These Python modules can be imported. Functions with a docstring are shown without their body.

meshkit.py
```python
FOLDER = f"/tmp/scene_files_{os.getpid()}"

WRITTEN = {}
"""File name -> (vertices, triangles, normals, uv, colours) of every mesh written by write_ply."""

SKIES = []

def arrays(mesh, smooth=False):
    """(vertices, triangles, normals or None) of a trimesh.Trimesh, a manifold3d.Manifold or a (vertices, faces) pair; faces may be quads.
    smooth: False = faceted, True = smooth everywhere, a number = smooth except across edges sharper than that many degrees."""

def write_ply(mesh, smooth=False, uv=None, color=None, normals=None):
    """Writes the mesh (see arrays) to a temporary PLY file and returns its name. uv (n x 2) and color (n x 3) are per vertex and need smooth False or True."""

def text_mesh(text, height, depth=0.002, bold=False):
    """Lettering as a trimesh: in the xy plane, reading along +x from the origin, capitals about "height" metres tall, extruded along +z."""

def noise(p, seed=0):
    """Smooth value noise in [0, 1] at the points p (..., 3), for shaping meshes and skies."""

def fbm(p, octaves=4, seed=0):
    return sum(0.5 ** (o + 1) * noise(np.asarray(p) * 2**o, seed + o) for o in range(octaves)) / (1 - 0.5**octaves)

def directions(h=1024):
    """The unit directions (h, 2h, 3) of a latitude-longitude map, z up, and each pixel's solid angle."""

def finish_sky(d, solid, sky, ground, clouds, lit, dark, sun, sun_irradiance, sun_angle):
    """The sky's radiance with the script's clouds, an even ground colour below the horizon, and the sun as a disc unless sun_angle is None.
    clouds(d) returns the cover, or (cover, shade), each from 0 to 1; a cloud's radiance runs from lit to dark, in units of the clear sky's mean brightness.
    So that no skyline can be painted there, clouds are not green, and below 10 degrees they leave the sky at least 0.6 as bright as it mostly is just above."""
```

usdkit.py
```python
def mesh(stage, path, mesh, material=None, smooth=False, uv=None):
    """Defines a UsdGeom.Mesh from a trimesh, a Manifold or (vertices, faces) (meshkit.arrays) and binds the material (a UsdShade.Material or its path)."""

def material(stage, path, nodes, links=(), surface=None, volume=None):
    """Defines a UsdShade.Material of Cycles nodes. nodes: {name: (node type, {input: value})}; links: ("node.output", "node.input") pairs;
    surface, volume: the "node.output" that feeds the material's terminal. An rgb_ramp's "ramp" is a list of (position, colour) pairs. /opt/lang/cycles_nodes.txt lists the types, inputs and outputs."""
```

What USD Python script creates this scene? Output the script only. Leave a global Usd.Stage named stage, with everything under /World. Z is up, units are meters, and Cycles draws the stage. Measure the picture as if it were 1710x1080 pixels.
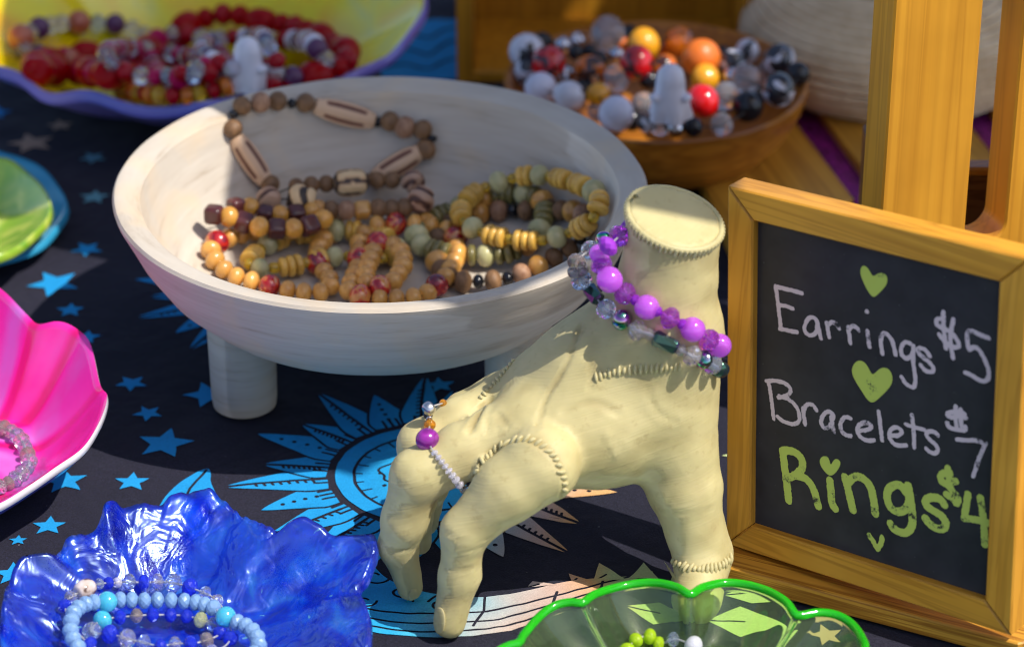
import math, random
import numpy as np, trimesh, shapely
import shapely.geometry as sg
import shapely.affinity as sa
from shapely.ops import unary_union
import usdkit, meshkit
from pxr import Usd, UsdGeom, UsdLux, UsdShade, Gf, Sdf, Vt

stage = Usd.Stage.CreateInMemory()
UsdGeom.SetStageUpAxis(stage, UsdGeom.Tokens.z)
UsdGeom.SetStageMetersPerUnit(stage, 1.0)
UsdGeom.Xform.Define(stage, '/World')
UsdGeom.Scope.Define(stage, '/World/Looks')
rng = np.random.default_rng(7)

# ------------------------------------------------------------------ camera, sky, sun
PITCH, DIST, FPX = math.radians(28.5), 1.5, 5000.0
CAM = np.array([0, -DIST * math.cos(PITCH), DIST * math.sin(PITCH)])
RX = np.array([1.0, 0, 0])
RU = np.array([0, math.sin(PITCH), math.cos(PITCH)])
RW = np.array([0, math.cos(PITCH), -math.sin(PITCH)])
cam = UsdGeom.Camera.Define(stage, '/World/camera')
cam.AddTranslateOp().Set(Gf.Vec3d(*CAM))
cam.AddRotateXOp().Set(90 - math.degrees(PITCH))
cam.CreateHorizontalApertureAttr(36.0)
cam.CreateVerticalApertureAttr(36.0 * 646 / 1024)
cam.CreateFocalLengthAttr(36.0 * FPX / 1710)
cam.CreateFStopAttr(7.6)
cam.CreateFocusDistanceAttr(1.30)
cam.CreateClippingRangeAttr(Gf.Vec2f(0.05, 100))
cam.CreateExposureAttr(0.36)

SUN = np.array([0.49, -0.24, 0.84]); SUN /= np.linalg.norm(SUN)
sky = usdkit.material(stage, '/World/Looks/sky_look', {
    's': ('sky_texture', {'sky_type': 'single_scattering', 'sun_disc': False, 'sun_elevation': math.asin(SUN[2]), 'sun_rotation': math.atan2(SUN[0], SUN[1]), 'air_density': 0.7, 'aerosol_density': 1.5}),
    'b': ('background_shader', {'strength': 0.148})}, [('s.color', 'b.color')], surface='b.background')
dome = UsdLux.DomeLight.Define(stage, '/World/sky')
UsdShade.MaterialBindingAPI.Apply(dome.GetPrim()).Bind(sky)
dome.GetPrim().SetCustomDataByKey('kind', 'structure')
dome.GetPrim().SetCustomDataByKey('label', 'clear daylight sky above the market table')
dome.GetPrim().SetCustomDataByKey('category', 'sky')
sun = UsdLux.DistantLight.Define(stage, '/World/sun')
sun.CreateNormalizeAttr(True); sun.CreateIntensityAttr(1.05); sun.CreateAngleAttr(0.3)
sun.CreateColorAttr(Gf.Vec3f(1.0, 0.95, 0.87))
zr = math.degrees(math.acos(SUN[2])); az = math.degrees(math.atan2(SUN[1], SUN[0]))
sun.AddRotateZOp().Set(az + 90); sun.AddRotateXOp().Set(zr)

# ------------------------------------------------------------------ places: a view ray meets a plane of the scene
def ray(px, py):
    return RW + (px - 855) / FPX * RX + (540 - py) / FPX * RU
def on_z(px, py, z=0.0):
    r = ray(px, py); return CAM + r * (z - CAM[2]) / r[2]
def on_y(px, py, y):
    r = ray(px, py); return CAM + r * (y - CAM[1]) / r[1]
def depth(P):
    return float((np.asarray(P) - CAM) @ RW)
def rad(px, P):
    return px * depth(P) / FPX
def proj(P):
    d = np.asarray(P) - CAM; z = d @ RW
    return 855 + FPX * (d @ RX) / z, 540 - FPX * (d @ RU) / z
def on_height(px, py, h, off):
    """where the view ray first comes within off of the height field h(x, y)"""
    r = ray(px, py); t = np.linspace(0.9, 2.0, 1400)
    P = CAM + t[:, None] * r
    below = P[:, 2] < h(P[:, 0], P[:, 1]) + off
    i = int(np.argmax(below)) if below.any() else len(t) - 1
    return P[i]

# ------------------------------------------------------------------ scene building
_used = {}
def numbered(parent, name):
    k = parent + '/' + name; n = _used.get(k, -1) + 1; _used[k] = n
    return name if n == 0 else f'{name}_{n:03d}'
class Thing:
    def __init__(s, name, label, cat, loc=(0, 0, 0), group=None, kind=None):
        s.loc = np.array(loc, float); s.path = '/World/' + numbered('/World', name)
        x = UsdGeom.Xform.Define(stage, s.path); x.AddTranslateOp().Set(Gf.Vec3d(*s.loc))
        tag(x.GetPrim(), label, cat, group, kind)
    def part(s, name, mesh, m, smooth=True, label=None, tone=None, under=None, kind=None):
        base = under or s.path
        v, f = (mesh.vertices, mesh.faces) if isinstance(mesh, trimesh.Trimesh) else mesh
        p = base + '/' + numbered(base, name)
        g = usdkit.mesh(stage, p, (np.asarray(v, float) - s.loc, np.asarray(f)), m, smooth=smooth)
        if tone is not None:
            UsdGeom.PrimvarsAPI(g).CreatePrimvar('tone', Sdf.ValueTypeNames.FloatArray, 'vertex').Set(Vt.FloatArray.FromNumpy(np.asarray(tone, np.float32)))
        if label: g.GetPrim().SetCustomDataByKey('label', label)
        if kind: g.GetPrim().SetCustomDataByKey('kind', kind)
        return p
def tag(prim, label, cat, group=None, kind=None):
    prim.SetCustomDataByKey('label', label)
    if cat: prim.SetCustomDataByKey('category', cat)
    if group: prim.SetCustomDataByKey('group', group)
    if kind: prim.SetCustomDataByKey('kind', kind)

# ------------------------------------------------------------------ materials
MATS = {}
def mat(name, nodes, links, surface='p.BSDF'):
    MATS[name] = usdkit.material(stage, '/World/Looks/' + name, nodes, links, surface=surface); return MATS[name]
def plain(name, color, rough=0.5, **kw):
    return mat(name, {'p': ('principled_bsdf', {'base_color': color, 'roughness': rough, **kw})}, [])
def speckled(name, ramp, scale, rough=0.5, detail=4, bump=0.0, bump_scale=None, stretch=(1, 1, 1), rot=(0, 0, 0), distortion=0.0, rough_var=0.0, bump_dist=0.001, vary=0.0, **kw):
    """colour from stretched noise at the point's place, with a finer noise as relief"""
    n = {'g': ('geometry', {}), 'm': ('mapping', {'mapping_type': 'texture', 'rotation': rot, 'scale': tuple(1 / s for s in stretch)}),
         'n': ('noise_texture', {'scale': scale, 'detail': detail, 'distortion': distortion, 'roughness': 0.6}), 'r': ('rgb_ramp', {'ramp': ramp}),
         'p': ('principled_bsdf', {'roughness': rough, **kw})}
    l = [('g.position', 'm.vector'), ('m.vector', 'n.vector'), ('n.fac', 'r.fac'), ('r.color', 'p.base_color')]
    if vary:
        n['oi'] = ('object_info', {}); n['om'] = ('map_range', {'from_min': 0.0, 'from_max': 1.0, 'to_min': 1 - vary, 'to_max': 1 + vary * .6}); n['oh'] = ('hsv', {}); l[-1] = ('r.color', 'oh.color')
        l += [('oi.random', 'om.value'), ('om.result', 'oh.value'), ('oh.color', 'p.base_color')]
    if bump:
        n['n2'] = ('noise_texture', {'scale': bump_scale or scale * 3, 'detail': 4}); n['b'] = ('bump', {'strength': bump, 'distance': bump_dist})
        l += [('m.vector', 'n2.vector'), ('n2.fac', 'b.height'), ('b.normal', 'p.normal')]
    if rough_var:
        n['n3'] = ('noise_texture', {'scale': scale * 0.7, 'detail': 3}); n['k'] = ('map_range', {'from_min': 0.3, 'from_max': 0.7, 'to_min': rough - rough_var, 'to_max': rough + rough_var, 'clamp': True})
        l += [('m.vector', 'n3.vector'), ('n3.fac', 'k.value'), ('k.result', 'p.roughness')]
    return mat(name, n, l)
def wood(name, dark, light, yaw=0.0, axis=0, rough=0.45, ring=220.0, lines=0.5, coat=0.0, tilt=(0, 0), pos='g.position'):
    """timber: long streaks along the axis and growth lines across it"""
    st = [1.0, 1.0, 1.0]; st[axis] = 0.022
    n = {'g': ('geometry', {}), 'm': ('mapping', {'mapping_type': 'texture', 'rotation': (tilt[0], tilt[1], yaw), 'scale': tuple(1 / s for s in st)}),
         'n': ('noise_texture', {'scale': 90.0, 'detail': 5, 'roughness': 0.65}), 'r': ('rgb_ramp', {'ramp': [(0.15, dark), (0.5, tuple(0.45 * a + 0.55 * b for a, b in zip(dark, light))), (0.85, light)]}),
         'w': ('noise_texture', {'scale': ring, 'detail': 2, 'distortion': 0.6}), 'wr': ('rgb_ramp', {'ramp': [(0.40, (1, 1, 1)), (0.52, (1 - lines * .75, 1 - lines * .9, 1 - lines)), (0.58, (1, 1, 1))]}),
         'x': ('mix_color', {'blend_type': 'multiply', 'fac': 1.0}), 'n4': ('noise_texture', {'scale': 14.0, 'detail': 3}), 'r4': ('rgb_ramp', {'ramp': [(0.3, (0.8, 0.76, 0.7)), (0.7, (1.08, 1.06, 1.02))]}),
         'y': ('mix_color', {'blend_type': 'multiply', 'fac': 1.0, 'use_clamp': False}), 'b': ('bump', {'strength': 0.25, 'distance': 0.0006}),
         'p': ('principled_bsdf', {'roughness': rough, 'specular_ior_level': 0.3, 'coat_weight': coat * 0.4, 'coat_roughness': 0.25})}
    l = [('g.position', 'm.vector'), ('m.vector', 'n.vector'), ('n.fac', 'r.fac'), ('m.vector', 'w.vector'), ('w.fac', 'wr.fac'), ('r.color', 'x.a'), ('wr.color', 'x.b'),
         ('g.position', 'n4.vector'), ('n4.fac', 'r4.fac'), ('x.result', 'y.a'), ('r4.color', 'y.b'), ('y.result', 'p.base_color'), ('n.fac', 'b.height'), ('b.normal', 'p.normal')]
    return mat(name, n, l)
def toned(name, ramp, rough=0.5, var=0.25, scale=300.0, **kw):
    """colour by the mesh's own carved or stained pattern (primvar tone), broken by noise"""
    return mat(name, {'a': ('attribute', {'attribute': 'tone'}), 'g': ('geometry', {}), 'n': ('noise_texture', {'scale': scale, 'detail': 3}),
                      'k': ('math', {'math_type': 'multiply_add', 'value2': var, 'value3': -var / 2}), 's': ('math', {'math_type': 'add'}), 'r': ('rgb_ramp', {'ramp': ramp}),
                      'p': ('principled_bsdf', {'roughness': rough, **kw})},
               [('g.position', 'n.vector'), ('n.fac', 'k.value1'), ('a.fac', 's.value1'), ('k.value', 's.value2'), ('s.value', 'r.fac'), ('r.color', 'p.base_color')])
def glass(name, color, rough=0.02, film=0.0, weight=1.0, ior=1.5, **kw):
    return plain(name, color, rough, transmission_weight=weight, ior=ior, thin_film_thickness=film, thin_film_ior=1.6, **kw)

# ------------------------------------------------------------------ mesh helpers
def cat(ms):
    return trimesh.util.concatenate(ms)
def frame_from(axis):
    a = np.asarray(axis, float); a = a / (np.linalg.norm(a) + 1e-12)
    h = np.array([0, 0, 1.0]) if abs(a[2]) < 0.9 else np.array([0, 1.0, 0])
    b = np.cross(h, a); b /= np.linalg.norm(b); c = np.cross(a, b)
    return np.stack([a, b, c], 1)
def place(mesh, P, axis=(1, 0, 0), spin=0.0):
    m = mesh.copy(); R = frame_from(axis)
    c, s = math.cos(spin), math.sin(spin)
    m.vertices = (m.vertices @ np.array([[1, 0, 0], [0, c, s], [0, -s, c]])) @ R.T + np.asarray(P); return m
def tube(pts, r, sides=10, closed=False, cap=True):
    p = np.asarray(pts, float); n = len(p)
    t = np.roll(p, -1, 0) - np.roll(p, 1, 0) if closed else np.gradient(p, axis=0)
    t /= np.linalg.norm(t, axis=1, keepdims=True) + 1e-12
    up = frame_from(t[0])[:, 1]; B = []
    for k in range(n):
        up = up - t[k] * (up @ t[k]); up /= np.linalg.norm(up) + 1e-12; B.append(up)
    B = np.array(B); Cc = np.cross(t, B); a = np.arange(sides) * 2 * np.pi / sides
    rr = np.broadcast_to(r, (n,))
    v = p[:, None] + rr[:, None, None] * (np.cos(a)[None, :, None] * B[:, None] + np.sin(a)[None, :, None] * Cc[:, None])
    F = []
    for i in range(n if closed else n - 1):
        for j in range(sides):
            a0, a1 = i * sides + j, i * sides + (j + 1) % sides
            b0, b1 = ((i + 1) % n) * sides + j, ((i + 1) % n) * sides + (j + 1) % sides
            F += [[a0, a1, b1], [a0, b1, b0]]
    v = v.reshape(-1, 3)
    if cap and not closed:
        v = np.vstack([v, p[0], p[-1]]); k = len(v) - 2; e = (n - 1) * sides
        for j in range(sides):
            F += [[k, (j + 1) % sides, j], [k + 1, e + j, e + (j + 1) % sides]]
    return trimesh.Trimesh(v, F, process=False)
def revolve(prof, n=48, axis='z'):
    """profile [(r, z)] turned round z; first and last on the axis or not"""
    prof = np.asarray(prof, float); a = np.arange(n) * 2 * np.pi / n
    v = np.stack([prof[:, 0][:, None] * np.cos(a), prof[:, 0][:, None] * np.sin(a), np.repeat(prof[:, 1][:, None], n, 1)], -1).reshape(-1, 3)
    F = []
    for i in range(len(prof) - 1):
        for j in range(n):
            a0, a1, b0, b1 = i * n + j, i * n + (j + 1) % n, (i + 1) * n + j, (i + 1) * n + (j + 1) % n
            F += [[a0, a1, b1], [a0, b1, b0]]
    m = trimesh.Trimesh(v, F, process=False); m.merge_vertices(); m.update_faces(m.nondegenerate_faces())
    return m
def spline(pts, n, closed=False):
    p = np.asarray(pts, float)
    from scipy.interpolate import CubicSpline
    if closed: p = np.vstack([p, p[:1]])
    d = np.concatenate([[0], np.cumsum(np.linalg.norm(np.diff(p, axis=0), axis=1) ** 0.5)])
    cs = CubicSpline(d, p, bc_type='periodic' if closed else 'natural')
    return cs(np.linspace(0, d[-1], n, endpoint=not closed))
def prism(poly, o, u, v, n, d0, d1, bevel=0.0006):
    """the polygon (in u, v from o) as a board from d0 to d1 along n, its front edges chamfered (front is at d0)"""
    P = sg.Polygon(poly) if not isinstance(poly, sg.Polygon) else poly
    P = sg.polygon.orient(P); rings = [P.exterior] + list(P.interiors)
    V, F = [], []
    inner = sg.polygon.orient(P.buffer(-bevel, join_style=2)) if bevel else P
    o, u, v, n = map(np.asarray, (o, u, v, n))
    def pt(xy, d): return o + xy[0] * u + xy[1] * v + d * n
    def cap(pl, d, flip):
        vv, ff = trimesh.creation.triangulate_polygon(pl, engine='earcut'); b = len(V)
        V.extend(pt(x, d) for x in vv); F.extend([[b + f[0], b + f[2], b + f[1]] if flip else [b + x for x in f] for f in ff])
    cap(inner, d0, False); cap(P, d1, True)
    s = 1 if bevel else 0
    def wall(c0, e0, c1, e1):
        c0, c1 = list(c0)[:-1], list(c1)[:-1]
        if len(c0) != len(c1):
            c0 = c1
        k = np.argmin([np.hypot(a[0] - c1[0][0], a[1] - c1[0][1]) for a in c0]); c0 = c0[k:] + c0[:k]
        b = len(V); m = len(c0); V.extend(pt(x, e0) for x in c0); V.extend(pt(x, e1) for x in c1)
        for i in range(m):
            j = (i + 1) % m; F.extend([[b + i, b + m + i, b + m + j], [b + i, b + m + j, b + j]])
    inr = [inner.exterior] + list(inner.interiors)
    for k, r in enumerate(rings):
        if bevel and k < len(inr) and len(inr[k].coords) == len(r.coords):
            wall(inr[k].coords, d0, r.coords, d0 + bevel)
        else:
            wall(r.coords, d0, r.coords, d0 + max(bevel, 1e-6))
        wall(r.coords, d0 + bevel, r.coords, d1)
    m = trimesh.Trimesh(np.array(V), np.array(F), process=False); m.fix_normals(); return m
def box_between(x0, x1, y0, y1, z0, z1, bevel=0.0012):
    return prism([(x0, y0), (x1, y0), (x1, y1), (x0, y1)], (0, 0, 0), (1, 0, 0), (0, 1, 0), (0, 0, -1), -z1, -z0, bevel)
def sheet(poly, f):
    """flat print: polygon(s) in the plane lifted by f(x, y)"""
    out = []
    for g in getattr(poly, 'geoms', [poly]):
        if g.geom_type != 'Polygon' or g.area < 1e-9: continue
        vv, ff = trimesh.creation.triangulate_polygon(g, engine='earcut')
        P = f(vv); m = trimesh.Trimesh(P, ff, process=False); out.append(m)
    return cat(out)
# ------------------------------------------------------------------ tablecloth and its print
mat('black_cloth', {
    'g': ('geometry', {}), 'w1': ('noise_texture', {'scale': 1500.0, 'detail': 2}), 'n': ('noise_texture', {'scale': 9.0, 'detail': 3}),
    'r': ('rgb_ramp', {'ramp': [(0.3, (0.010, 0.010, 0.020)), (0.7, (0.018, 0.017, 0.031))]}), 'n5': ('noise_texture', {'scale': 22.0, 'detail': 3, 'distortion': 0.4}),
    'ln': ('noise_texture', {'scale': 420.0, 'detail': 1}), 'lr': ('rgb_ramp', {'ramp': [(0.80, (0, 0, 0)), (0.84, (0.16, 0.16, 0.15))]}), 'lx': ('mix_color', {'blend_type': 'add', 'fac': 1.0}), 'wv': ('rgb_ramp', {'ramp': [(0.3, (0.6, 0.6, 0.6)), (0.7, (1.5, 1.5, 1.5))]}), 'wx': ('mix_color', {'blend_type': 'multiply', 'fac': 1.0}),
    'b2': ('bump', {'strength': 0.5, 'distance': 0.011}), 'b': ('bump', {'strength': 0.6, 'distance': 0.0004}),
    'p': ('principled_bsdf', {'roughness': 0.85, 'specular_ior_level': 0.25, 'sheen_weight': 0.05, 'sheen_roughness': 0.4})},
    [('g.position', 'w1.vector'), ('g.position', 'n.vector'), ('g.position', 'n5.vector'), ('n.fac', 'r.fac'), ('g.position', 'ln.vector'), ('ln.fac', 'lr.fac'), ('r.color', 'lx.a'), ('lr.color', 'lx.b'), ('w1.fac', 'wv.fac'), ('lx.result', 'wx.a'), ('wv.color', 'wx.b'), ('wx.result', 'p.base_color'), ('n5.fac', 'b2.height'), ('b2.normal', 'b.normal'), ('w1.fac', 'b.height'), ('b.normal', 'p.normal')])
# tie-dyed ink: blue on the left, running to lilac and peach on the right and at the far left
mat('dyed_ink', {
    'g': ('geometry', {}), 's': ('separate_xyz', {}), 'n': ('noise_texture', {'scale': 11.0, 'detail': 2, 'distortion': 0.5}),
    'k': ('math', {'math_type': 'multiply_add', 'value2': 7.0, 'value3': 0.36}), 'ky': ('math', {'math_type': 'multiply_add', 'value2': -1.2, 'value3': 0.0}), 'n1': ('math', {'math_type': 'multiply_add', 'value2': 0.9, 'value3': -0.45}),
    'a': ('math', {'math_type': 'add'}), 'a2': ('math', {'math_type': 'add'}),
    'r': ('rgb_ramp', {'ramp': [(0.0, (0.014, 0.30, 0.66)), (0.28, (0.03, 0.42, 0.74)), (0.42, (0.10, 0.50, 0.66)), (0.56, (0.40, 0.48, 0.50)), (0.74, (0.62, 0.42, 0.34)), (0.86, (0.74, 0.40, 0.16)), (1.0, (0.50, 0.58, 0.26))]}),
    'far': ('mix_color', {'fac': 0.0, 'b': (0.42, 0.32, 0.22)}),
    'w': ('noise_texture', {'scale': 1400.0, 'detail': 2}), 'wr': ('rgb_ramp', {'ramp': [(0.3, (0.78, 0.78, 0.78)), (0.7, (1, 1, 1))]}), 'x': ('mix_color', {'blend_type': 'multiply', 'fac': 1.0}),
    'n5': ('noise_texture', {'scale': 22.0, 'detail': 3, 'distortion': 0.4}), 'b2': ('bump', {'strength': 0.5, 'distance': 0.011}), 'b': ('bump', {'strength': 0.5, 'distance': 0.0003}),
    'p': ('principled_bsdf', {'roughness': 0.8, 'specular_ior_level': 0.2})},
    [('g.position', 's.vector'), ('g.position', 'n.vector'), ('s.x', 'k.value1'), ('s.y', 'ky.value1'), ('n.fac', 'n1.value1'), ('k.value', 'a.value1'), ('n1.value', 'a.value2'), ('a.value', 'a2.value1'), ('ky.value', 'a2.value2'), ('a2.value', 'r.fac'),
     ('r.color', 'far.a'), ('g.position', 'w.vector'), ('w.fac', 'wr.fac'), ('far.result', 'x.a'), ('wr.color', 'x.b'), ('x.result', 'p.base_color'),
     ('g.position', 'n5.vector'), ('n5.fac', 'b2.height'), ('b2.normal', 'b.normal'), ('w.fac', 'b.height'), ('b.normal', 'p.normal')])
plain('peach_ink', (0.46, 0.30, 0.19), 0.8); plain('grey_teal_ink', (0.10, 0.28, 0.34), 0.8)
def cloth_z(x, y):
    x, y = np.asarray(x, float), np.asarray(y, float); o = np.zeros_like(x)
    a = meshkit.noise(np.stack([(x * .8 + y * .6) * 16, (y * .8 - x * .6) * 5, o], -1), 41); b_ = meshkit.noise(np.stack([x * 8, y * 8, o], -1), 43)
    return -0.0016 * (1 - np.abs(2 * a - 1)) ** 2 - 0.0010 * b_
def csheet(poly, f):
    out = []
    for g in getattr(poly, 'geoms', [poly]):
        if g.geom_type != 'Polygon' or g.area < 1e-9: continue
        vv, ff = trimesh.creation.triangulate_polygon(g, engine='earcut')
        P, F_ = trimesh.remesh.subdivide_to_size(np.column_stack([vv, np.zeros(len(vv))]), ff, 0.009, max_iter=12)
        P[:, 2] = f(P[:, :2])[:, 2] + cloth_z(P[:, 0], P[:, 1]); out.append(trimesh.Trimesh(P, F_, process=False))
    return cat(out)
cloth = Thing('tablecloth', 'black tablecloth printed with blue stars, a sun and a moon, under everything', 'tablecloth')
gx, gy = np.meshgrid(np.linspace(-1.1, 1.1, 276), np.linspace(-0.75, 1.0, 220))
gz = cloth_z(gx, gy)
edge = np.maximum(0, np.maximum(np.abs(gx) - 1.0, np.maximum(-0.65 - gy, gy - 0.9)))
gz -= edge * 1.5
V = np.stack([gx, gy, gz], -1).reshape(-1, 3); idx = np.arange(len(V)).reshape(gx.shape)
q = np.stack([idx[:-1, :-1], idx[:-1, 1:], idx[1:, 1:], idx[1:, :-1]], -1).reshape(-1, 4)
cloth.part('cloth', (V, np.vstack([q[:, [0, 1, 2]], q[:, [0, 2, 3]]])), MATS['black_cloth'], smooth=True)
def T2(pts): return [tuple(on_z(x, y)[:2]) for x, y in pts]
def lift(z): return lambda vv: np.column_stack([vv, np.full(len(vv), z)])
def wob(geom, amp=0.0003, step=0.0025, seed=0):
    """hand-drawn edge"""
    out = []
    for g in getattr(geom, 'geoms', [geom]):
        if g.geom_type != 'Polygon' or g.area < 4e-7: continue
        g = shapely.segmentize(g, step)
        def w(c):
            c = np.asarray(c)[:, :2]; s = np.column_stack([c * 180, np.full(len(c), seed)])
            return c + amp * 2 * np.column_stack([meshkit.noise(s, 1) - .5, meshkit.noise(s, 2) - .5])
        p = shapely.make_valid(sg.Polygon(w(g.exterior.coords), [w(i.coords) for i in g.interiors]))
        out += list(getattr(p, 'geoms', [p]))
    return sg.MultiPolygon([p for p in out if p.geom_type == 'Polygon' and p.area > 2e-7])
stars = [(52, 237, 78, 20), (155, 262, 46, 36), (157, 328, 52, 0), (145, 415, 52, 36), (90, 471, 88, 30), (117, 515, 46, 3), (145, 560, 46, -4), (219, 638, 52, 36), (247, 688, 50, 32),
         (275, 738, 94, -9), (220, 799, 58, 2), (82, 875, 57, 3), (108, 800, 78, 10), (348, 656, 84, 22), (22, 955, 66, 8), (-6, 185, 50, 0), (2, 1050, 90, 14), (100, 207, 44, 12), (30, 900, 30, 5), (735, 640, 50, 9), (-60, 560, 70, 4),
         (1390, 1062, 60, 12), (1300, 640, 70, 5), (1236, 760, 60, 18)]
for x, y, w, rot in stars:
    c = on_z(x, y); R = rad(w / 1.9, c)
    a = np.radians(90 + rot + np.arange(10) * 36); rr = np.where(np.arange(10) % 2 == 0, R, R * 0.45)
    cloth.part('printed_star', csheet(wob(sg.Polygon(np.column_stack([c[0] + rr * np.cos(a), c[1] + rr * np.sin(a)])), 0.0004), lift(0.0004)), MATS[{20: 'peach_ink', 12: 'peach_ink'}.get(rot, 'grey_teal_ink' if y in (262, 328) else 'dyed_ink')], smooth=True)
# the sun: rays, ring, face
def leaf(c, ang, r0, r1, w, bend=0.0):
    t = np.linspace(0, 1, 14); prof = w * (1 - t) ** 0.8 * np.clip(0.8 + 1.6 * t, 0, 1.12)
    r = r0 + (r1 - r0) * t; b = bend * t ** 2
    d = np.array([math.cos(ang), math.sin(ang)]); e = np.array([-d[1], d[0]])
    ctr = c + r[:, None] * d + b[:, None] * e
    return sg.Polygon(np.vstack([ctr + prof[:, None] * e, (ctr - prof[:, None] * e)[::-1]])).buffer(0), sg.LineString(ctr[1:])
def sun_print(px, py, ring, tip, n, seed, inner=True):
    r = np.random.default_rng(seed); c = on_z(px, py)[:2]; shapes = []
    for k in range(n):
        ang = 2 * np.pi * (k + 0.5 * (k % 2) * 0.1) / n + r.uniform(-.03, .03)
        L = tip * (1.0 if k % 2 == 0 else 0.86) * r.uniform(0.95, 1.05)
        g, mid = leaf(c, ang, ring * 1.06, L, tip * 0.118, r.uniform(-.1, .1) * ring)
        if k % 3 != 1:
            g = g.difference(mid.buffer(0.00055))
            d = np.array([math.cos(ang), math.sin(ang)]); e = np.array([-d[1], d[0]]); cc = np.array(mid.coords)
            for q_ in cc[1:9:1]:
                g = g.difference(sg.LineString([q_, q_ + e * 0.0022 - d * 0.001]).buffer(0.0004))
        else:
            cc = np.array(mid.coords)
            for q_ in cc[2:9:2]: g = g.difference(sg.Point(q_).buffer(0.0008))
        d = np.array([math.cos(ang), math.sin(ang)]); e = np.array([-d[1], d[0]])
        for o in (-.5, 0, .5):
            s0 = c + d * ring * 1.05 + e * o * tip * 0.07
            g = g.difference(sg.LineString([s0, s0 + d * ring * 0.16]).buffer(0.0004))
        for q_ in shapes[-1:] + (shapes[:1] if k == n - 1 else []): g = g.difference(q_.buffer(0.0007))
        shapes.append(g)
    rays = unary_union([s.buffer(-0.0003) for s in shapes])
    ringp = sg.Point(c).buffer(ring * 0.985, 64).difference(sg.Point(c).buffer(ring * 0.80, 64))
    disc = sg.Point(c).buffer(ring * 0.765, 64)
    for k in range(26):
        a = 2 * np.pi * k / 26; d = np.array([math.cos(a), math.sin(a)])
        disc = disc.difference(sg.LineString([c + d * ring * 0.77, c + d * ring * (0.70 if k % 3 else 0.66)]).buffer(0.0005))
    t = np.linspace(0.4, 5.2, 40)
    for (ox, oy, s) in ((-.28, .02, .22), (.25, .1, .2), (.0, -.3, .25)):
        cur = c + ring * np.column_stack([ox + s * np.cos(t) * (1 + .15 * np.sin(5 * t)), oy + s * np.sin(t)])
        disc = disc.difference(sg.LineString(cur).buffer(0.00065))
    for (ox, oy) in ((-.5, .0), (-.45, -.25), (.5, 0.1)):
        disc = disc.difference(sg.Point(c + ring * np.array([ox, oy])).buffer(0.0011))
    cloth.part('printed_sun_rays', csheet(wob(rays, 0.00012), lift(0.0004)), MATS['dyed_ink'], smooth=True)
    cloth.part('printed_sun_ring', csheet(wob(ringp, 0.00025), lift(0.0004)), MATS['dyed_ink'], smooth=True)
    if inner: cloth.part('printed_sun_face', csheet(wob(disc, 0.0002), lift(0.0004)), MATS['dyed_ink'], smooth=True)
C0 = on_z(714, 785)
sun_print(714, 785, rad(157, C0), rad(335, C0), 23, 3)
C1 = on_z(455, 480)
sun_print(455, 480, rad(95, C1), rad(250, C1), 21, 5, False)
far_sun = sg.Polygon(spline(T2([(640, 128), (700, 131), (770, 131), (830, 128), (830, 30), (770, 28), (715, 30), (680, 60), (650, 95)]), 60, True)).buffer(0)
for yy, am in ((52, 8), (78, 10), (104, 7)):
    far_sun = far_sun.difference(sg.LineString(spline(T2([(640, yy + am), (680, yy), (715, yy + am), (750, yy - am), (830, yy)]), 40)).buffer(0.0012))
cloth.part('printed_far_motif', csheet(wob(far_sun, 0.0003), lift(0.0004)), MATS['dyed_ink'], smooth=True)
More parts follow.
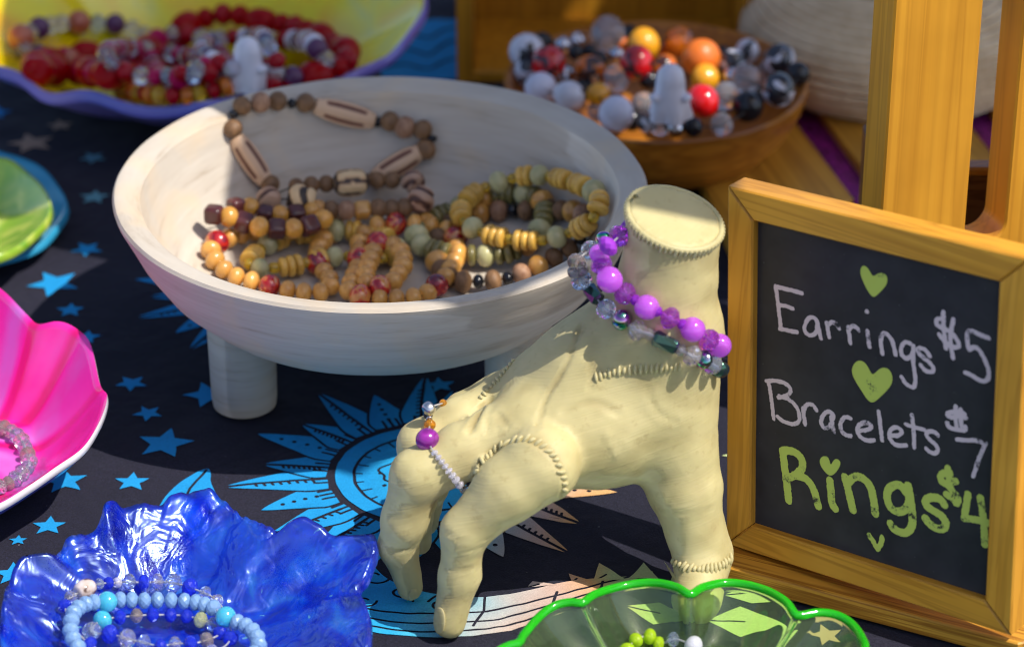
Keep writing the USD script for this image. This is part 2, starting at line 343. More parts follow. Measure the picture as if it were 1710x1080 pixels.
# the crescent band with its drawn lines and the leaf behind the blue dish
outer = T2([(575, 1000), (605, 1044), (680, 1057), (745, 1060), (830, 1050), (900, 1032), (1000, 1000), (1060, 974), (1092, 961)])
innr = T2([(1090, 948), (1040, 957), (960, 966), (860, 986), (780, 990), (700, 982), (640, 958), (606, 930), (590, 945)])
band = sg.Polygon(list(map(tuple, spline(outer, 60))) + list(map(tuple, spline(innr, 60)))).buffer(0)
for off in (8, 20, 34):
    band = band.difference(sg.LineString(spline(T2([(500, 985 - off), (605, 1044 - off), (745, 1060 - off * 1.2), (900, 1032 - off), (1060, 974 - off * .6), (1085, 962 - off * .5)]), 60)).buffer(0.0006))
for a, b in (((640, 950), (690, 1000)), ((715, 1000), (755, 960)), ((790, 1040), (810, 985)), ((930, 985), (900, 1030)), ((1010, 950), (985, 1000))):
    band = band.difference(sg.LineString(T2([a, ((a[0] + b[0]) / 2 + 8, (a[1] + b[1]) / 2), b])).buffer(0.0006))
t = np.linspace(0, 5.5, 40)
for cx, cy, s in ((625, 960, 26), (672, 985, 22), (610, 1000, 20), (735, 1005, 20)):
    band = band.difference(sg.LineString(T2(np.column_stack([cx + s * np.cos(t) * (1 - t / 9), cy + .5 * s * np.sin(t) * (1 - t / 9)]))).buffer(0.0006))
cloth.part('printed_crescent', csheet(wob(band, 0.0003), lift(0.0004)), MATS['dyed_ink'], smooth=True)
fl = []
for pts in ([(990, 968), (1000, 935), (1045, 962)], [(1050, 960), (1075, 935), (1112, 975), (1062, 972)], [(1115, 975), (1135, 930), (1190, 960), (1160, 985)], [(955, 970), (950, 955), (985, 966)], [(880, 978), (890, 968), (930, 974)], [(1160, 960), (1200, 930), (1260, 965), (1210, 985)], [(1210, 990), (1300, 960), (1350, 1000), (1260, 1005)],
            [(1040, 1010), (1100, 1000), (1170, 1025), (1090, 1040)], [(1180, 1030), (1240, 1010), (1320, 1040), (1240, 1060)]):
    g = sg.Polygon(T2(pts)); c = np.array(g.centroid.coords[0]); fl.append(g.difference(sg.LineString([T2(pts[:1])[0], tuple(c)]).buffer(0.0005)))
cloth.part('printed_leaves', csheet(wob(unary_union(fl), 0.0003), lift(0.0006)), MATS['dyed_ink'], smooth=True)
lf = sg.Polygon(spline(T2([(262, 850), (285, 815), (320, 790), (348, 780), (352, 800), (366, 845), (330, 880), (280, 880)]), 50, True))
lf = lf.difference(sg.LineString(T2([(345, 782), (318, 812), (290, 860)])).buffer(0.0007))
cloth.part('printed_leaf', csheet(wob(lf, 0.0003), lift(0.0004)), MATS['dyed_ink'], smooth=True)
# ------------------------------------------------------------------ bead shapes (string along x)
def b_round(r, squash=0.92, n=18):
    a = np.linspace(0, np.pi, n // 2 + 1); hole = 0.16
    a = np.clip(a, hole, np.pi - hole)
    prof = np.column_stack([np.sin(a) * r, -np.cos(a) * r * squash])
    return turn_x(np.vstack([[0, prof[0, 1] * .93], prof, [0, prof[-1, 1] * .93]]), n)
def turn_x(prof, n=18):
    m = revolve(prof, n); m.vertices = m.vertices[:, [2, 0, 1]]; return m
def b_barrel(r, L, k=2.6, n=18):
    t = np.linspace(-1, 1, 15); rr = r * (1 - 0.42 * np.abs(t) ** k)
    prof = np.column_stack([rr, t * L / 2]); return turn_x(np.vstack([[0, -L / 2], prof, [0, L / 2]]), n)
def b_disc(r, L, n=20):
    t = np.linspace(-1, 1, 9); rr = r * (1 - 0.28 * np.abs(t) ** 3.5)
    return turn_x(np.vstack([[0, -L / 2], np.column_stack([rr, t * L / 2]), [0, L / 2]]), n)
def b_facet(r, L, n=9, rows=4):
    """cut crystal: rings of flats, each ring turned half a step"""
    zs = np.linspace(-1, 1, rows + 2); V = []; F = []
    for i, z in enumerate(zs):
        rr = r * math.sqrt(max(0.12, 1 - (z * 0.93) ** 2)); off = 0.5 * (i % 2)
        for j in range(n):
            a = 2 * np.pi * (j + off) / n; V.append([z * L / 2, rr * math.cos(a), rr * math.sin(a)])
    V += [[-L / 2, 0, 0], [L / 2, 0, 0]]
    h = trimesh.convex.convex_hull(np.array(V)); return h
def b_cube(r, n=4):
    m = trimesh.creation.icosphere(3, 1.0); v = m.vertices
    p = 4.5; s = (np.abs(v) ** p).sum(1) ** (1 / p); m.vertices = v / s[:, None] * r; return m
def b_hex(r, L, n=6, twist=0.5):
    V = []
    for z, k in ((-1, .72), (-.8, 1), (.8, 1), (1, .72)):
        for j in range(n):
            a = 2 * np.pi * j / n + twist * (z > 0); V.append([z * L / 2, r * k * math.cos(a), r * k * math.sin(a)])
    return trimesh.convex.convex_hull(np.array(V))
def b_carved(r, L, kind, seed=0, n=40, m=36):
    """barrel with cut grooves; returns mesh and tone (0 plain, 1 groove)"""
    t = np.linspace(-1, 1, m); a = np.arange(n) * 2 * np.pi / n
    base = {'long': r * (1 - 0.36 * np.abs(t) ** 2.4), 'knot': r * (1 - 0.35 * np.abs(t) ** 3)}[('long' if kind == 'long' else 'knot')]
    Tt, A = np.meshgrid(t, a, indexing='ij')
    if kind == 'long': g = (np.cos(A * 4 + seed) > 0.45) * (np.abs(Tt) < 0.66)
    elif kind == 'zebra': g = (np.cos(A * 5 + seed + 1.2 * np.abs(Tt)) > 0.55) * (np.abs(Tt) < 0.92) + (np.abs(Tt) > 0.88)
    elif kind == 'zig': g = (np.sin(Tt * 5 + 1.3 * np.sin(2 * A + seed)) > 0.25) * 1.0
    else: g = (np.sin(3 * A + Tt * 4 + seed) > 0.3) * 1.0
    g = np.clip(g * 1.0, 0, 1)
    from scipy.ndimage import gaussian_filter
    g = gaussian_filter(g, (0.7, 0.7), mode=('nearest', 'wrap'))
    R = base[:, None] * (1 - 0.16 * g)
    v = np.stack([np.repeat((t * L / 2)[:, None], n, 1), R * np.cos(A), R * np.sin(A)], -1).reshape(-1, 3)
    F = []
    for i in range(m - 1):
        for j in range(n):
            a0, a1, b0, b1 = i * n + j, i * n + (j + 1) % n, (i + 1) * n + j, (i + 1) * n + (j + 1) % n
            F += [[a0, b1, a1], [a0, b0, b1]]
    v = np.vstack([v, [[-L / 2, 0, 0], [L / 2, 0, 0]]]); k = len(v) - 2
    for j in range(n): F += [[k, j, (j + 1) % n], [k + 1, (m - 1) * n + (j + 1) % n, (m - 1) * n + j]]
    return trimesh.Trimesh(v, F, process=False), np.concatenate([g.ravel(), [0, 0]])
def bead(kind, r, L=None, seed=0):
    """(mesh, tone, smooth, length)"""
    if kind == 'round': return b_round(r, (L or 1.84 * r) / (2 * r)), None, True, (L or 1.84 * r)
    if kind == 'barrel': return b_barrel(r, L), None, True, L
    if kind == 'disc': return b_disc(r, L), None, True, L
    if kind == 'facet': return b_facet(r, L or 1.7 * r), None, False, (L or 1.7 * r)
    if kind == 'cube': return b_cube(r), None, True, 1.9 * r
    if kind == 'hex': return b_hex(r, L), None, False, L
    m, t = b_carved(r, L, kind, seed); return m, t, True, L
def put_bead(T, kind, r, L, mname, P, axis, seed=0, name='bead', label=None):
    m, tone, sm, _ = bead(kind, r, L, seed)
    T.part(name, place(m, P, axis, seed * 1.7), MATS[mname], smooth=sm, tone=tone, label=label)
def path_strand(T, pts, pattern, closed=True, cord='elastic_cord', cord_r=0.0004, name='bead', gap=1.0):
    """beads of the repeating pattern [(kind, r, L, material)] threaded along the curve until it is full"""
    n = 600; c = spline(pts, n, closed)
    if closed: c = np.vstack([c, c[:1]])
    d = np.concatenate([[0], np.cumsum(np.linalg.norm(np.diff(c, axis=0), axis=1))]); total = d[-1]
    need, k, items = 0.0, 0, []
    while need < total:
        kind, r, L, mn = pattern[k % len(pattern)]; r = r * rng.uniform(.93, 1.06); ln = bead(kind, r, L)[3] * gap
        if need + ln * 0.6 > total: break
        items.append((kind, r, L, mn, ln)); need += ln; k += 1
    s = (total / need) if closed else 1.0; at = 0.0
    f = lambda x: np.array([np.interp(x, d, c[:, i]) for i in range(3)])
    for i, (kind, r, L, mn, ln) in enumerate(items):
        x = at + ln * s / 2; at += ln * s
        P = f(x); ax = f(min(total, x + 0.001)) - f(max(0, x - 0.001))
        put_bead(T, kind, r, L, mn, P, ax, i, name)
    T.part('cord', tube(c[:-1:6] if closed else c[::6], cord_r, 6, closed), MATS[cord])
def listed_strand(T, beads, where, closed=False, cord='elastic_cord', cord_r=0.0004):
    """beads [(px, py, kind, r_px, L_px, material)] set one by one; where gives a bead's place"""
    P = [where(b[0], b[1], b[3]) for b in beads]; n = len(P)
    for i, b in enumerate(beads):
        a, c = (P[(i - 1) % n], P[(i + 1) % n]) if closed else (P[max(0, i - 1)], P[min(n - 1, i + 1)])
        put_bead(T, b[2], rad(b[3], P[i]), rad(b[4], P[i]) if b[4] else None, b[5], P[i], c - a, i)
    pts = np.array(P)
    T.part('cord', tube(spline(pts, 6 * n, closed), cord_r, 6, closed), MATS[cord])
plain('elastic_cord', (0.6, 0.6, 0.6), 0.3, transmission_weight=0.5)
plain('dark_cord', (0.03, 0.025, 0.02), 0.6)
def woodbead(name, a, b, rough, coat=0.0, scale=260.0, **kw):
    return speckled(name, [(0.3, a), (0.55, tuple((x + y) / 2 for x, y in zip(a, b))), (0.72, b)], scale, rough, 3, 0.12, scale * 2, stretch=(1, 1, 0.25), coat_weight=coat, coat_roughness=0.12, bump_dist=0.0005, vary=0.22, **kw)
woodbead('honey_wood', (0.56, 0.25, 0.045), (0.72, 0.38, 0.085), 0.35, 0.5)
woodbead('orange_wood', (0.60, 0.27, 0.035), (0.72, 0.36, 0.06), 0.32, 0.5)
woodbead('yellow_wood', (0.60, 0.33, 0.05), (0.74, 0.45, 0.08), 0.4, 0.25)
woodbead('sage_wood', (0.40, 0.38, 0.16), (0.56, 0.50, 0.26), 0.45, 0.2)
woodbead('olive_wood', (0.15, 0.13, 0.035), (0.24, 0.19, 0.06), 0.4, 0.3)
woodbead('brown_wood', (0.13, 0.065, 0.026), (0.27, 0.14, 0.06), 0.6, 0.0, 420)
woodbead('striped_wood', (0.22, 0.10, 0.05), (0.45, 0.26, 0.15), 0.6, 0.0, 420)
woodbead('maroon_wood', (0.055, 0.012, 0.012), (0.11, 0.022, 0.02), 0.35, 0.3)
speckled('red_marbled', [(0.34, (0.60, 0.24, 0.06)), (0.42, (0.60, 0.17, 0.04)), (0.45, (0.50, 0.02, 0.012)), (0.54, (0.34, 0.006, 0.010)), (0.66, (0.11, 0.006, 0.016))], 120, 0.2, 2, distortion=1.2, coat_weight=0.8, coat_roughness=0.05)
plain('black_gloss', (0.008, 0.008, 0.010), 0.15)
glass('gold_glass', (0.95, 0.62, 0.05), 0.05, weight=0.7)
toned('carved_bone', [(0.0, (0.62, 0.40, 0.24)), (0.45, (0.56, 0.34, 0.2)), (0.8, (0.20, 0.08, 0.045)), (1.0, (0.14, 0.055, 0.03))], 0.5)
toned('burnt_bone', [(0.0, (0.66, 0.46, 0.24)), (0.45, (0.5, 0.3, 0.14)), (0.8, (0.06, 0.03, 0.02)), (1.0, (0.03, 0.018, 0.012))], 0.45)
toned('knot_bone', [(0.0, (0.42, 0.26, 0.17)), (0.4, (0.32, 0.17, 0.1)), (0.8, (0.10, 0.04, 0.028)), (1.0, (0.07, 0.03, 0.02))], 0.5)

# ------------------------------------------------------------------ whitewashed footed bowl
BC = np.array([-0.0622, -0.0457]); BR = 0.1258; BZ = 0.0985
IN_PROF = np.array([(0, .0445), (.05, .0455), (.075, .0490), (.090, .0555), (.100, .0650), (.1075, .0790), (.1120, .0935)])
def bowl_full_h(x, y):
    rho = np.hypot(np.asarray(x) - BC[0], np.asarray(y) - BC[1])
    return np.where((rho < .1117) | (np.asarray(y) < BC[1]), np.interp(rho, IN_PROF[:, 0], IN_PROF[:, 1]), np.where(rho < BR, .0965, -1))
def bowl_h(x, y):
    rho = np.hypot(np.asarray(x) - BC[0], np.asarray(y) - BC[1])
    return np.where(rho < .1095, np.interp(rho, IN_PROF[:, 0], IN_PROF[:, 1]), -1)
mat('whitewash', {
    'g': ('geometry', {}), 'm': ('mapping', {'mapping_type': 'texture', 'scale': (5, 5, 0.45)}), 'n': ('noise_texture', {'scale': 95.0, 'detail': 5, 'roughness': 0.65}),
    'r': ('rgb_ramp', {'ramp': [(0.26, (0.36, 0.29, 0.215)), (0.42, (0.49, 0.425, 0.345)), (0.6, (0.53, 0.47, 0.39)), (0.8, (0.58, 0.52, 0.445))]}),
    'n2': ('noise_texture', {'scale': 26.0, 'detail': 4, 'distortion': 0.6}), 'r2': ('rgb_ramp', {'ramp': [(0.52, (0, 0, 0)), (0.70, (1, 1, 1))]}), 'x': ('mix_color', {'b': (0.62, 0.47, 0.30)}), 'k': ('math', {'math_type': 'multiply', 'value2': 0.55}),
    'n3': ('noise_texture', {'scale': 120.0, 'detail': 3}), 'r3': ('rgb_ramp', {'ramp': [(0.74, (1, 1, 1)), (0.82, (0.66, 0.58, 0.50))]}), 'y': ('mix_color', {'blend_type': 'multiply', 'fac': 1.0}),
    'b': ('bump', {'strength': 0.3, 'distance': 0.0008}), 'p': ('principled_bsdf', {'roughness': 0.62, 'specular_ior_level': 0.35})},
    [('g.position', 'm.vector'), ('m.vector', 'n.vector'), ('n.fac', 'r.fac'), ('g.position', 'n2.vector'), ('n2.fac', 'r2.fac'), ('r2.color', 'k.value1'), ('k.value', 'x.fac'), ('r.color', 'x.a'), ('g.position', 'n3.vector'), ('n3.fac', 'r3.fac'), ('x.result', 'y.a'), ('r3.color', 'y.b'), ('y.result', 'p.base_color'), ('n.fac', 'b.height'), ('b.normal', 'p.normal')])
bowl = Thing('footed_bowl', 'whitewashed wooden bowl on stubby legs, full of wooden bead bracelets', 'bowl', (BC[0], BC[1], 0))
prof = [(0, .0345), (.05, .0355), (.075, .0395), (.092, .0480), (.106, .0610), (.116, .0760), (.1225, .0900), (.1252, .0955), (.1258, .0980), (.1248, .0995), (.122, .0998), (.1150, .0975), (.1128, .0962)] + [tuple(p) for p in IN_PROF[::-1]]
dense = [prof[0]]
for a, b in zip(prof[:-1], prof[1:]):
    k = max(1, int(np.hypot(a[0] - b[0], a[1] - b[1]) / 0.006))
    dense += [(a[0] + (b[0] - a[0]) * i / k, a[1] + (b[1] - a[1]) * i / k) for i in range(1, k + 1)]
m = revolve(dense, 128)
w = (meshkit.fbm(m.vertices * 22, 3, 4) - .5) * 0.0016
m.vertices[:, :2] *= (1 + w / 0.12)[:, None]; m.vertices[:, 2] += w * 0.5 * (m.vertices[:, 2] > 0.05)
m.vertices[:, :2] += BC
bowl.part('bowl_body', m, MATS['whitewash'], smooth=35)
for a in (209, 331, 90):
    c = BC + 0.0745 * np.array([math.cos(math.radians(a)), math.sin(math.radians(a))])
    leg = revolve([(0, 0), (.0135, 0), (.0150, .0012), (.0156, .006), (.0162, .045), (.0162, .052)], 40)
    leg.vertices += [c[0], c[1], 0.0003]
    bowl.part('leg', leg, MATS['whitewash'], smooth=40)

# ------------------------------------------------------------------ the bracelets in the footed bowl
def in_bowl(off=0.0):
    return lambda px, py, rpx: on_height(px, py, bowl_h, rpx * 0.000285 + off)
def loop(pts, off, r=0.0045):
    return [on_height(x, y, bowl_h, r + (t[0] if t else 0) + off) for x, y, *t in pts]
G = 'wooden bracelets in the footed bowl'
S = 0.000285
def br(label): return Thing('bead_bracelet', label, 'bracelet', (BC[0], BC[1], .05), G)
t = br('brown wooden bracelet with long carved beads, propped up at the back of the footed bowl')
listed_strand(t, [(451, 308, 'round', 17, None, 'brown_wood'), (419, 267, 'long', 19, 92, 'carved_bone'), (389, 215, 'round', 17, None, 'brown_wood'), (390, 191, 'round', 9, 12, 'black_gloss'), (404, 177, 'round', 17, None, 'brown_wood'), (435, 171, 'round', 18, None, 'striped_wood'), (464, 169, 'round', 17, None, 'brown_wood'),
                  (487, 173, 'round', 9, 13, 'black_gloss'), (510, 172, 'round', 17, None, 'brown_wood'), (575, 190, 'long', 20, 104, 'carved_bone'), (631, 204, 'round', 9, 12, 'black_gloss'), (651, 203, 'round', 17, None, 'brown_wood'), (676, 213, 'round', 19, None, 'striped_wood'), (706, 217, 'round', 17, None, 'brown_wood'),
                  (721, 232, 'round', 9, 12, 'black_gloss'), (711, 250, 'round', 18, None, 'brown_wood'), (664, 275, 'long', 19, 92, 'carved_bone'), (625, 300, 'round', 14, None, 'brown_wood')], lambda px, py, rpx: on_height(px, py, bowl_full_h, rpx * 0.000285 + .004), cord='dark_cord')
t = br('brown bracelet of carved zigzag and striped wooden beads in the middle of the footed bowl')
listed_strand(t, [(449, 333, 'zig', 21, 34, 'knot_bone'), (503, 333, 'zig', 25, 46, 'burnt_bone'), (531, 348, 'round', 15, None, 'honey_wood'), (553, 350, 'round', 16, None, 'brown_wood'), (579, 351, 'round', 17, None, 'striped_wood'), (605, 351, 'cube', 14, None, 'honey_wood'), (632, 348, 'round', 17, None, 'brown_wood'), (654, 348, 'round', 16, None, 'brown_wood'), (676, 346, 'round', 16, None, 'brown_wood'),
                  (703, 334, 'zig', 23, 38, 'knot_bone'), (690, 304, 'knot', 20, 30, 'knot_bone'), (655, 301, 'round', 15, None, 'brown_wood'), (630, 301, 'round', 15, None, 'brown_wood'), (586, 305, 'zebra', 24, 56, 'burnt_bone'), (545, 307, 'round', 15, None, 'brown_wood'), (520, 309, 'round', 15, None, 'brown_wood'), (495, 311, 'round', 14, None, 'brown_wood')], in_bowl(0.012), True, cord='dark_cord')
t = br('bracelet of orange beads and maroon cubes at the left end of the footed bowl')
listed_strand(t, [(357, 358, 'cube', 15, None, 'maroon_wood'), (382, 362, 'round', 18, None, 'orange_wood'), (407, 371, 'cube', 15, None, 'maroon_wood'), (433, 379, 'round', 18, None, 'orange_wood'), (462, 382, 'cube', 15, None, 'maroon_wood'), (490, 382, 'round', 18, None, 'orange_wood'), (516, 377, 'cube', 16, None, 'maroon_wood'),
                  (540, 366, 'round', 17, None, 'orange_wood'), (520, 352, 'round', 16, None, 'orange_wood'), (495, 357, 'cube', 14, None, 'maroon_wood'), (468, 358, 'round', 16, None, 'orange_wood'), (443, 358, 'cube', 14, None, 'maroon_wood'), (417, 346, 'round', 17, None, 'orange_wood'), (394, 345, 'cube', 14, None, 'maroon_wood')], in_bowl(0.0125), True, cord='dark_cord')
HW = lambda r=0.0049: ('round', r, 0.0078, 'honey_wood')
RM = ('round', 0.0062, 0.0105, 'red_marbled')
t = br('honey wood bracelet with red marbled beads, leftmost along the front of the footed bowl')
path_strand(t, loop([(373, 400), (352, 418), (364, 440), (392, 461), (433, 473), (491, 487), (543, 486), (550, 466), (531, 440), (532, 416), (545, 396), (566, 380), (530, 368, .004), (470, 378), (415, 390)], 0.0015), [RM] + [HW()] * 5 + [RM] + [HW()] * 4 + [HW()] * 2, cord='dark_cord')
t = br('honey wood bracelet with red marbled beads at the front centre of the footed bowl')
path_strand(t, loop([(587, 491), (651, 499), (706, 493), (730, 476), (750, 455), (762, 420), (753, 386), (710, 375, .003), (660, 374, .003), (625, 378, .003), (604, 396), (600, 430), (592, 462)], 0.003), [RM] + [HW()] * 4 + [RM] + [HW()] * 5 + [RM] + [HW()] * 3, cord='dark_cord')
t = br('small honey wood bracelet with red beads lying inside another in the footed bowl')
path_strand(t, loop([(618, 477), (644, 478), (664, 460), (674, 436), (658, 411), (636, 404), (622, 424), (612, 452)], 0.006), [RM] + [HW()] * 6, cord='dark_cord')
YD = ('disc', 0.0052, 0.0038, 'yellow_wood'); SG = ('round', 0.0057, 0.0096, 'sage_wood'); GG = ('barrel', 0.0027, 0.0052, 'gold_glass')
t = br('yellow disc bead bracelet with sage green beads, topmost at the right of the footed bowl')
path_strand(t, loop([(888, 293), (930, 297), (977, 312), (1000, 330), (998, 350), (985, 370), (952, 388), (906, 401), (839, 397), (796, 384), (770, 362), (778, 336), (800, 318), (841, 302)], 0.012), [SG, GG, YD, YD, YD, GG, YD, YD, YD, GG], cord='dark_cord')
t = br('yellow disc bead bracelet with pale green beads, half buried across the footed bowl')
path_strand(t, loop([(419, 446), (463, 447), (502, 441), (569, 428), (620, 432), (660, 425), (640, 395), (560, 385), (480, 395), (430, 420)], 0.0025), [('round', 0.0055, .009, 'sage_wood'), GG, YD, YD, YD, GG, YD, YD], cord='dark_cord')
t = br('olive and natural wood bead bracelet under the topmost yellow one in the footed bowl')
path_strand(t, loop([(697, 402), (732, 420), (770, 426), (810, 426), (850, 422), (890, 400), (908, 368), (905, 335), (874, 324), (825, 326), (770, 345), (715, 372)], 0.0035), [('round', 0.0060, .0098, 'sage_wood'), ('disc', .0052, .004, 'olive_wood'), ('disc', .0055, .004, 'olive_wood'), ('disc', .0052, .004, 'olive_wood'), ('round', .006, .009, 'honey_wood'), ('disc', .005, .004, 'olive_wood')], cord='dark_cord')
t = br('dark brown and black bead bracelet along the right front wall of the footed bowl')
path_strand(t, loop([(760, 468), (788, 470), (831, 468), (874, 456), (921, 432), (948, 415), (972, 396), (985, 372), (955, 353), (890, 351), (834, 352), (790, 358), (745, 380), (728, 430)], 0.0012), [('round', .0054, .0085, 'brown_wood'), ('round', .0034, .0055, 'black_gloss'), ('round', .0054, .0085, 'brown_wood'), ('round', .0034, .0055, 'black_gloss'), ('round', .0056, .009, 'striped_wood'), ('round', .0058, .0095, 'honey_wood'), ('round', .0054, .0085, 'brown_wood')], cord='dark_cord')
# ------------------------------------------------------------------ the hand-shaped jewellery stand
def surface_nets(f, lo, hi, h):
    n = np.ceil((hi - lo) / h).astype(int) + 1
    ax = [lo[i] + h * np.arange(n[i]) for i in range(3)]
    Xg = np.stack(np.meshgrid(*ax, indexing='ij'), -1); d = f(Xg.reshape(-1, 3)).reshape(n)
    inside = d < 0
    c = [inside[i:n[0] - 1 + i, j:n[1] - 1 + j, k:n[2] - 1 + k] for i in (0, 1) for j in (0, 1) for k in (0, 1)]
    cnt = sum(x.astype(int) for x in c); act = (cnt > 0) & (cnt < 8)
    ids = -np.ones(act.shape, int); ids[act] = np.arange(act.sum()); I = np.argwhere(act)
    acc = np.zeros((len(I), 3)); num = np.zeros(len(I))
    corner = [(i, j, k) for i in (0, 1) for j in (0, 1) for k in (0, 1)]
    for a in range(8):
        for b in range(a + 1, 8):
            df = np.abs(np.subtract(corner[a], corner[b]))
            if df.sum() != 1: continue
            da = d[tuple((I + corner[a]).T)]; db = d[tuple((I + corner[b]).T)]; s = (da < 0) != (db < 0)
            t = np.where(s, da / np.where(s, da - db, 1), 0)
            P = np.array(corner[a]) + t[:, None] * (np.array(corner[b]) - np.array(corner[a]))
            acc += np.where(s[:, None], P, 0); num += s
    V = lo + h * (I + acc / num[:, None]); F = []
    for ax_ in range(3):
        o = [i for i in range(3) if i != ax_]
        sl = [slice(1, -1)] * 3; sl[ax_] = slice(0, -1)
        a = inside[tuple(sl)]; sl2 = list(sl); sl2[ax_] = slice(1, None); b = inside[tuple(sl2)]
        for flip, msk in ((False, a & ~b), (True, ~a & b)):
            E = np.argwhere(msk)
            if not len(E): continue
            for i in o: E[:, i] += 1
            q = []
            for du, dv in ((-1, -1), (0, -1), (0, 0), (-1, 0)):
                p = E.copy(); p[:, o[0]] += du; p[:, o[1]] += dv; q.append(ids[tuple(p.T)])
            q = np.stack(q, 1)
            if flip ^ (ax_ == 1): q = q[:, ::-1]
            F.append(q)
    F = np.vstack(F); return V, np.vstack([F[:, [0, 1, 2]], F[:, [0, 2, 3]]])
def J(px, py, y, r):
    P = on_y(px, py, y); return np.append(P, rad(r, P))
def Jt(px, py, r):
    z = r * 0.00026
    for _ in range(3):
        P = on_z(px, py, z); z = rad(r, P) * 0.97
    return np.append(P, rad(r, P))
def cone(p, a, b):
    ab = b[:3] - a[:3]; t = np.clip(((p - a[:3]) @ ab) / (ab @ ab), 0, 1); t2 = t * t * (3 - 2 * t) * .4 + t * .6
    return np.linalg.norm(p - a[:3] - t[:, None] * ab, axis=1) - (a[3] + (b[3] - a[3]) * t2)
def smin(a, b, k):
    h = np.clip(0.5 + 0.5 * (b - a) / k, 0, 1); return b + (a - b) * h - k * h * (1 - h)
def chain(p, js, k):
    d = cone(p, js[0], js[1])
    for a, b in zip(js[1:-1], js[2:]): d = smin(d, cone(p, a, b), k)
    return d
YW = -0.222
stump_c = J(1125, 358, YW, 74); stump_n = np.array([0.21, -0.20, 0.95]); stump_n /= np.linalg.norm(stump_n)
wrist = [J(1125, 330, YW, 76), J(1122, 400, YW, 75), J(1114, 470, YW, 79), J(1104, 560, YW, 92)]
palm = [[J(1104, 560, YW, 92), J(1085, 650, YW, 104)], [J(1085, 650, YW, 104), J(1010, 706, -0.232, 100)], [J(1104, 560, YW, 92), J(985, 625, -0.222, 80)], [J(985, 625, -0.222, 80), J(905, 690, -0.226, 76)],
        [J(1010, 706, -0.232, 100), J(905, 745, -0.243, 80)], [J(985, 625, -0.215, 78), J(860, 672, -0.207, 52)], [J(1085, 650, YW, 104), J(1128, 745, -0.232, 66)], [J(1040, 560, -0.215, 72), J(915, 640, -0.205, 62)]]
F1 = [J(905, 775, -0.262, 66), J(850, 815, -0.266, 56), J(776, 886, -0.270, 40), J(768, 958, -0.271, 34), Jt(750, 1038, 27)]
F2 = [J(885, 705, -0.236, 58), J(775, 755, -0.245, 49), J(699, 793, -0.2505, 45), J(676, 868, -0.2505, 37), J(664, 911, -0.249, 31), Jt(685, 980, 22)]
F3 = [J(850, 672, -0.207, 50), J(770, 708, -0.222, 42), J(704, 741, -0.229, 38), J(697, 830, -0.226, 31), Jt(699, 903, 22)]
F4 = [J(840, 660, -0.198, 42), J(775, 690, -0.203, 33), J(738, 742, -0.205, 30), J(722, 812, -0.203, 26), Jt(712, 872, 20)]
TH = [J(1118, 720, -0.230, 72), J(1143, 815, -0.238, 58), J(1160, 878, -0.242, 46), J(1174, 925, -0.244, 45), Jt(1165, 1000, 41)]
def hand_sd(p):
    d = chain(p, wrist, 0.006)
    for a, b in palm: d = smin(d, cone(p, a, b), 0.010)
    e = np.minimum(smin(d, chain(p, F1, 0.0035), 0.0025), smin(d, chain(p, F2, 0.004), 0.006))
    e = np.minimum(e, smin(d, chain(p, F3, 0.004), 0.006)); e = np.minimum(e, smin(d, chain(p, F4, 0.004), 0.006))
    e = smin(e, chain(p, TH, 0.006), 0.007)
    return np.maximum(e, (p - stump_c[:3]) @ stump_n)
allj = np.array(wrist + F1 + F2 + F3 + F4 + TH + [x for b in palm for x in b])
lo, hi = (allj[:, :3] - allj[:, 3:]).min(0) - .004, (allj[:, :3] + allj[:, 3:]).max(0) + .004
hv, hf = surface_nets(hand_sd, lo, hi, 0.0017)
hm = trimesh.Trimesh(hv, hf, process=False)
trimesh.smoothing.filter_taubin(hm, iterations=6)
hm.fix_normals()
def hit(px, py, mesh=None):
    """the point and normal of the hand that the view ray meets first"""
    r = ray(px, py)[None]
    loc, _, tri = (mesh or hm).ray.intersects_location(CAM[None], r, multiple_hits=False)
    return (loc[0], (mesh or hm).face_normals[tri[0]]) if len(loc) else (None, None)
def hits(pts):
    out = [hit(x, y) for x, y in pts]; return [(p, n) for p, n in out if p is not None]
# wrinkles, creases and knuckle folds
v = hm.vertices.copy(); N = hm.vertex_normals
disp = (meshkit.fbm(v * 150, 3, 3) - .5) * 0.0007 + (meshkit.fbm(v * np.array([55, 55, 55]), 2, 9) - .5) * 0.0014
near = np.clip(((v - stump_c[:3]) @ stump_n) / -0.01, 0, 1); disp *= near
from scipy.spatial import cKDTree
def crease(pts, depth_, width, ridge=0.5):
    global disp
    H = [h[0] for h in hits([tuple(x) for x in spline(pts, 30)])]
    if len(H) < 2: return
    d, _ = cKDTree(np.array(H)).query(v)
    disp = disp - depth_ * np.exp(-(d / width) ** 2) + ridge * depth_ * np.exp(-((d - 2.2 * width) / (1.2 * width)) ** 2)
crease([(968, 545), (945, 610), (915, 660), (895, 715)], .0011, .0009, .1)
crease([(975, 590), (988, 620), (985, 650)], .0006, .0008, .15)
crease([(1010, 720), (1022, 748), (1030, 762)], -.0009, .0008, 0)
crease([(1080, 650), (1100, 690), (1130, 705)], .0004, .0010)
crease([(940, 690), (990, 672), (1030, 690)], .0004, .0012)
crease([(818, 668), (800, 690), (785, 720)], .0012, .0012)
crease([(830, 690), (850, 715)], .0005, .0009)
crease([(812, 700), (815, 725)], .0005, .0008)
for pts in ([(742, 884), (775, 905), (812, 900)], [(738, 900), (775, 918), (808, 912)], [(655, 798), (690, 815), (720, 812)], [(634, 900), (660, 915), (700, 915)], [(1085, 850), (1140, 856), (1200, 845)], [(740, 945), (770, 952), (802, 948)]):
    crease(pts, .0004, .0007)
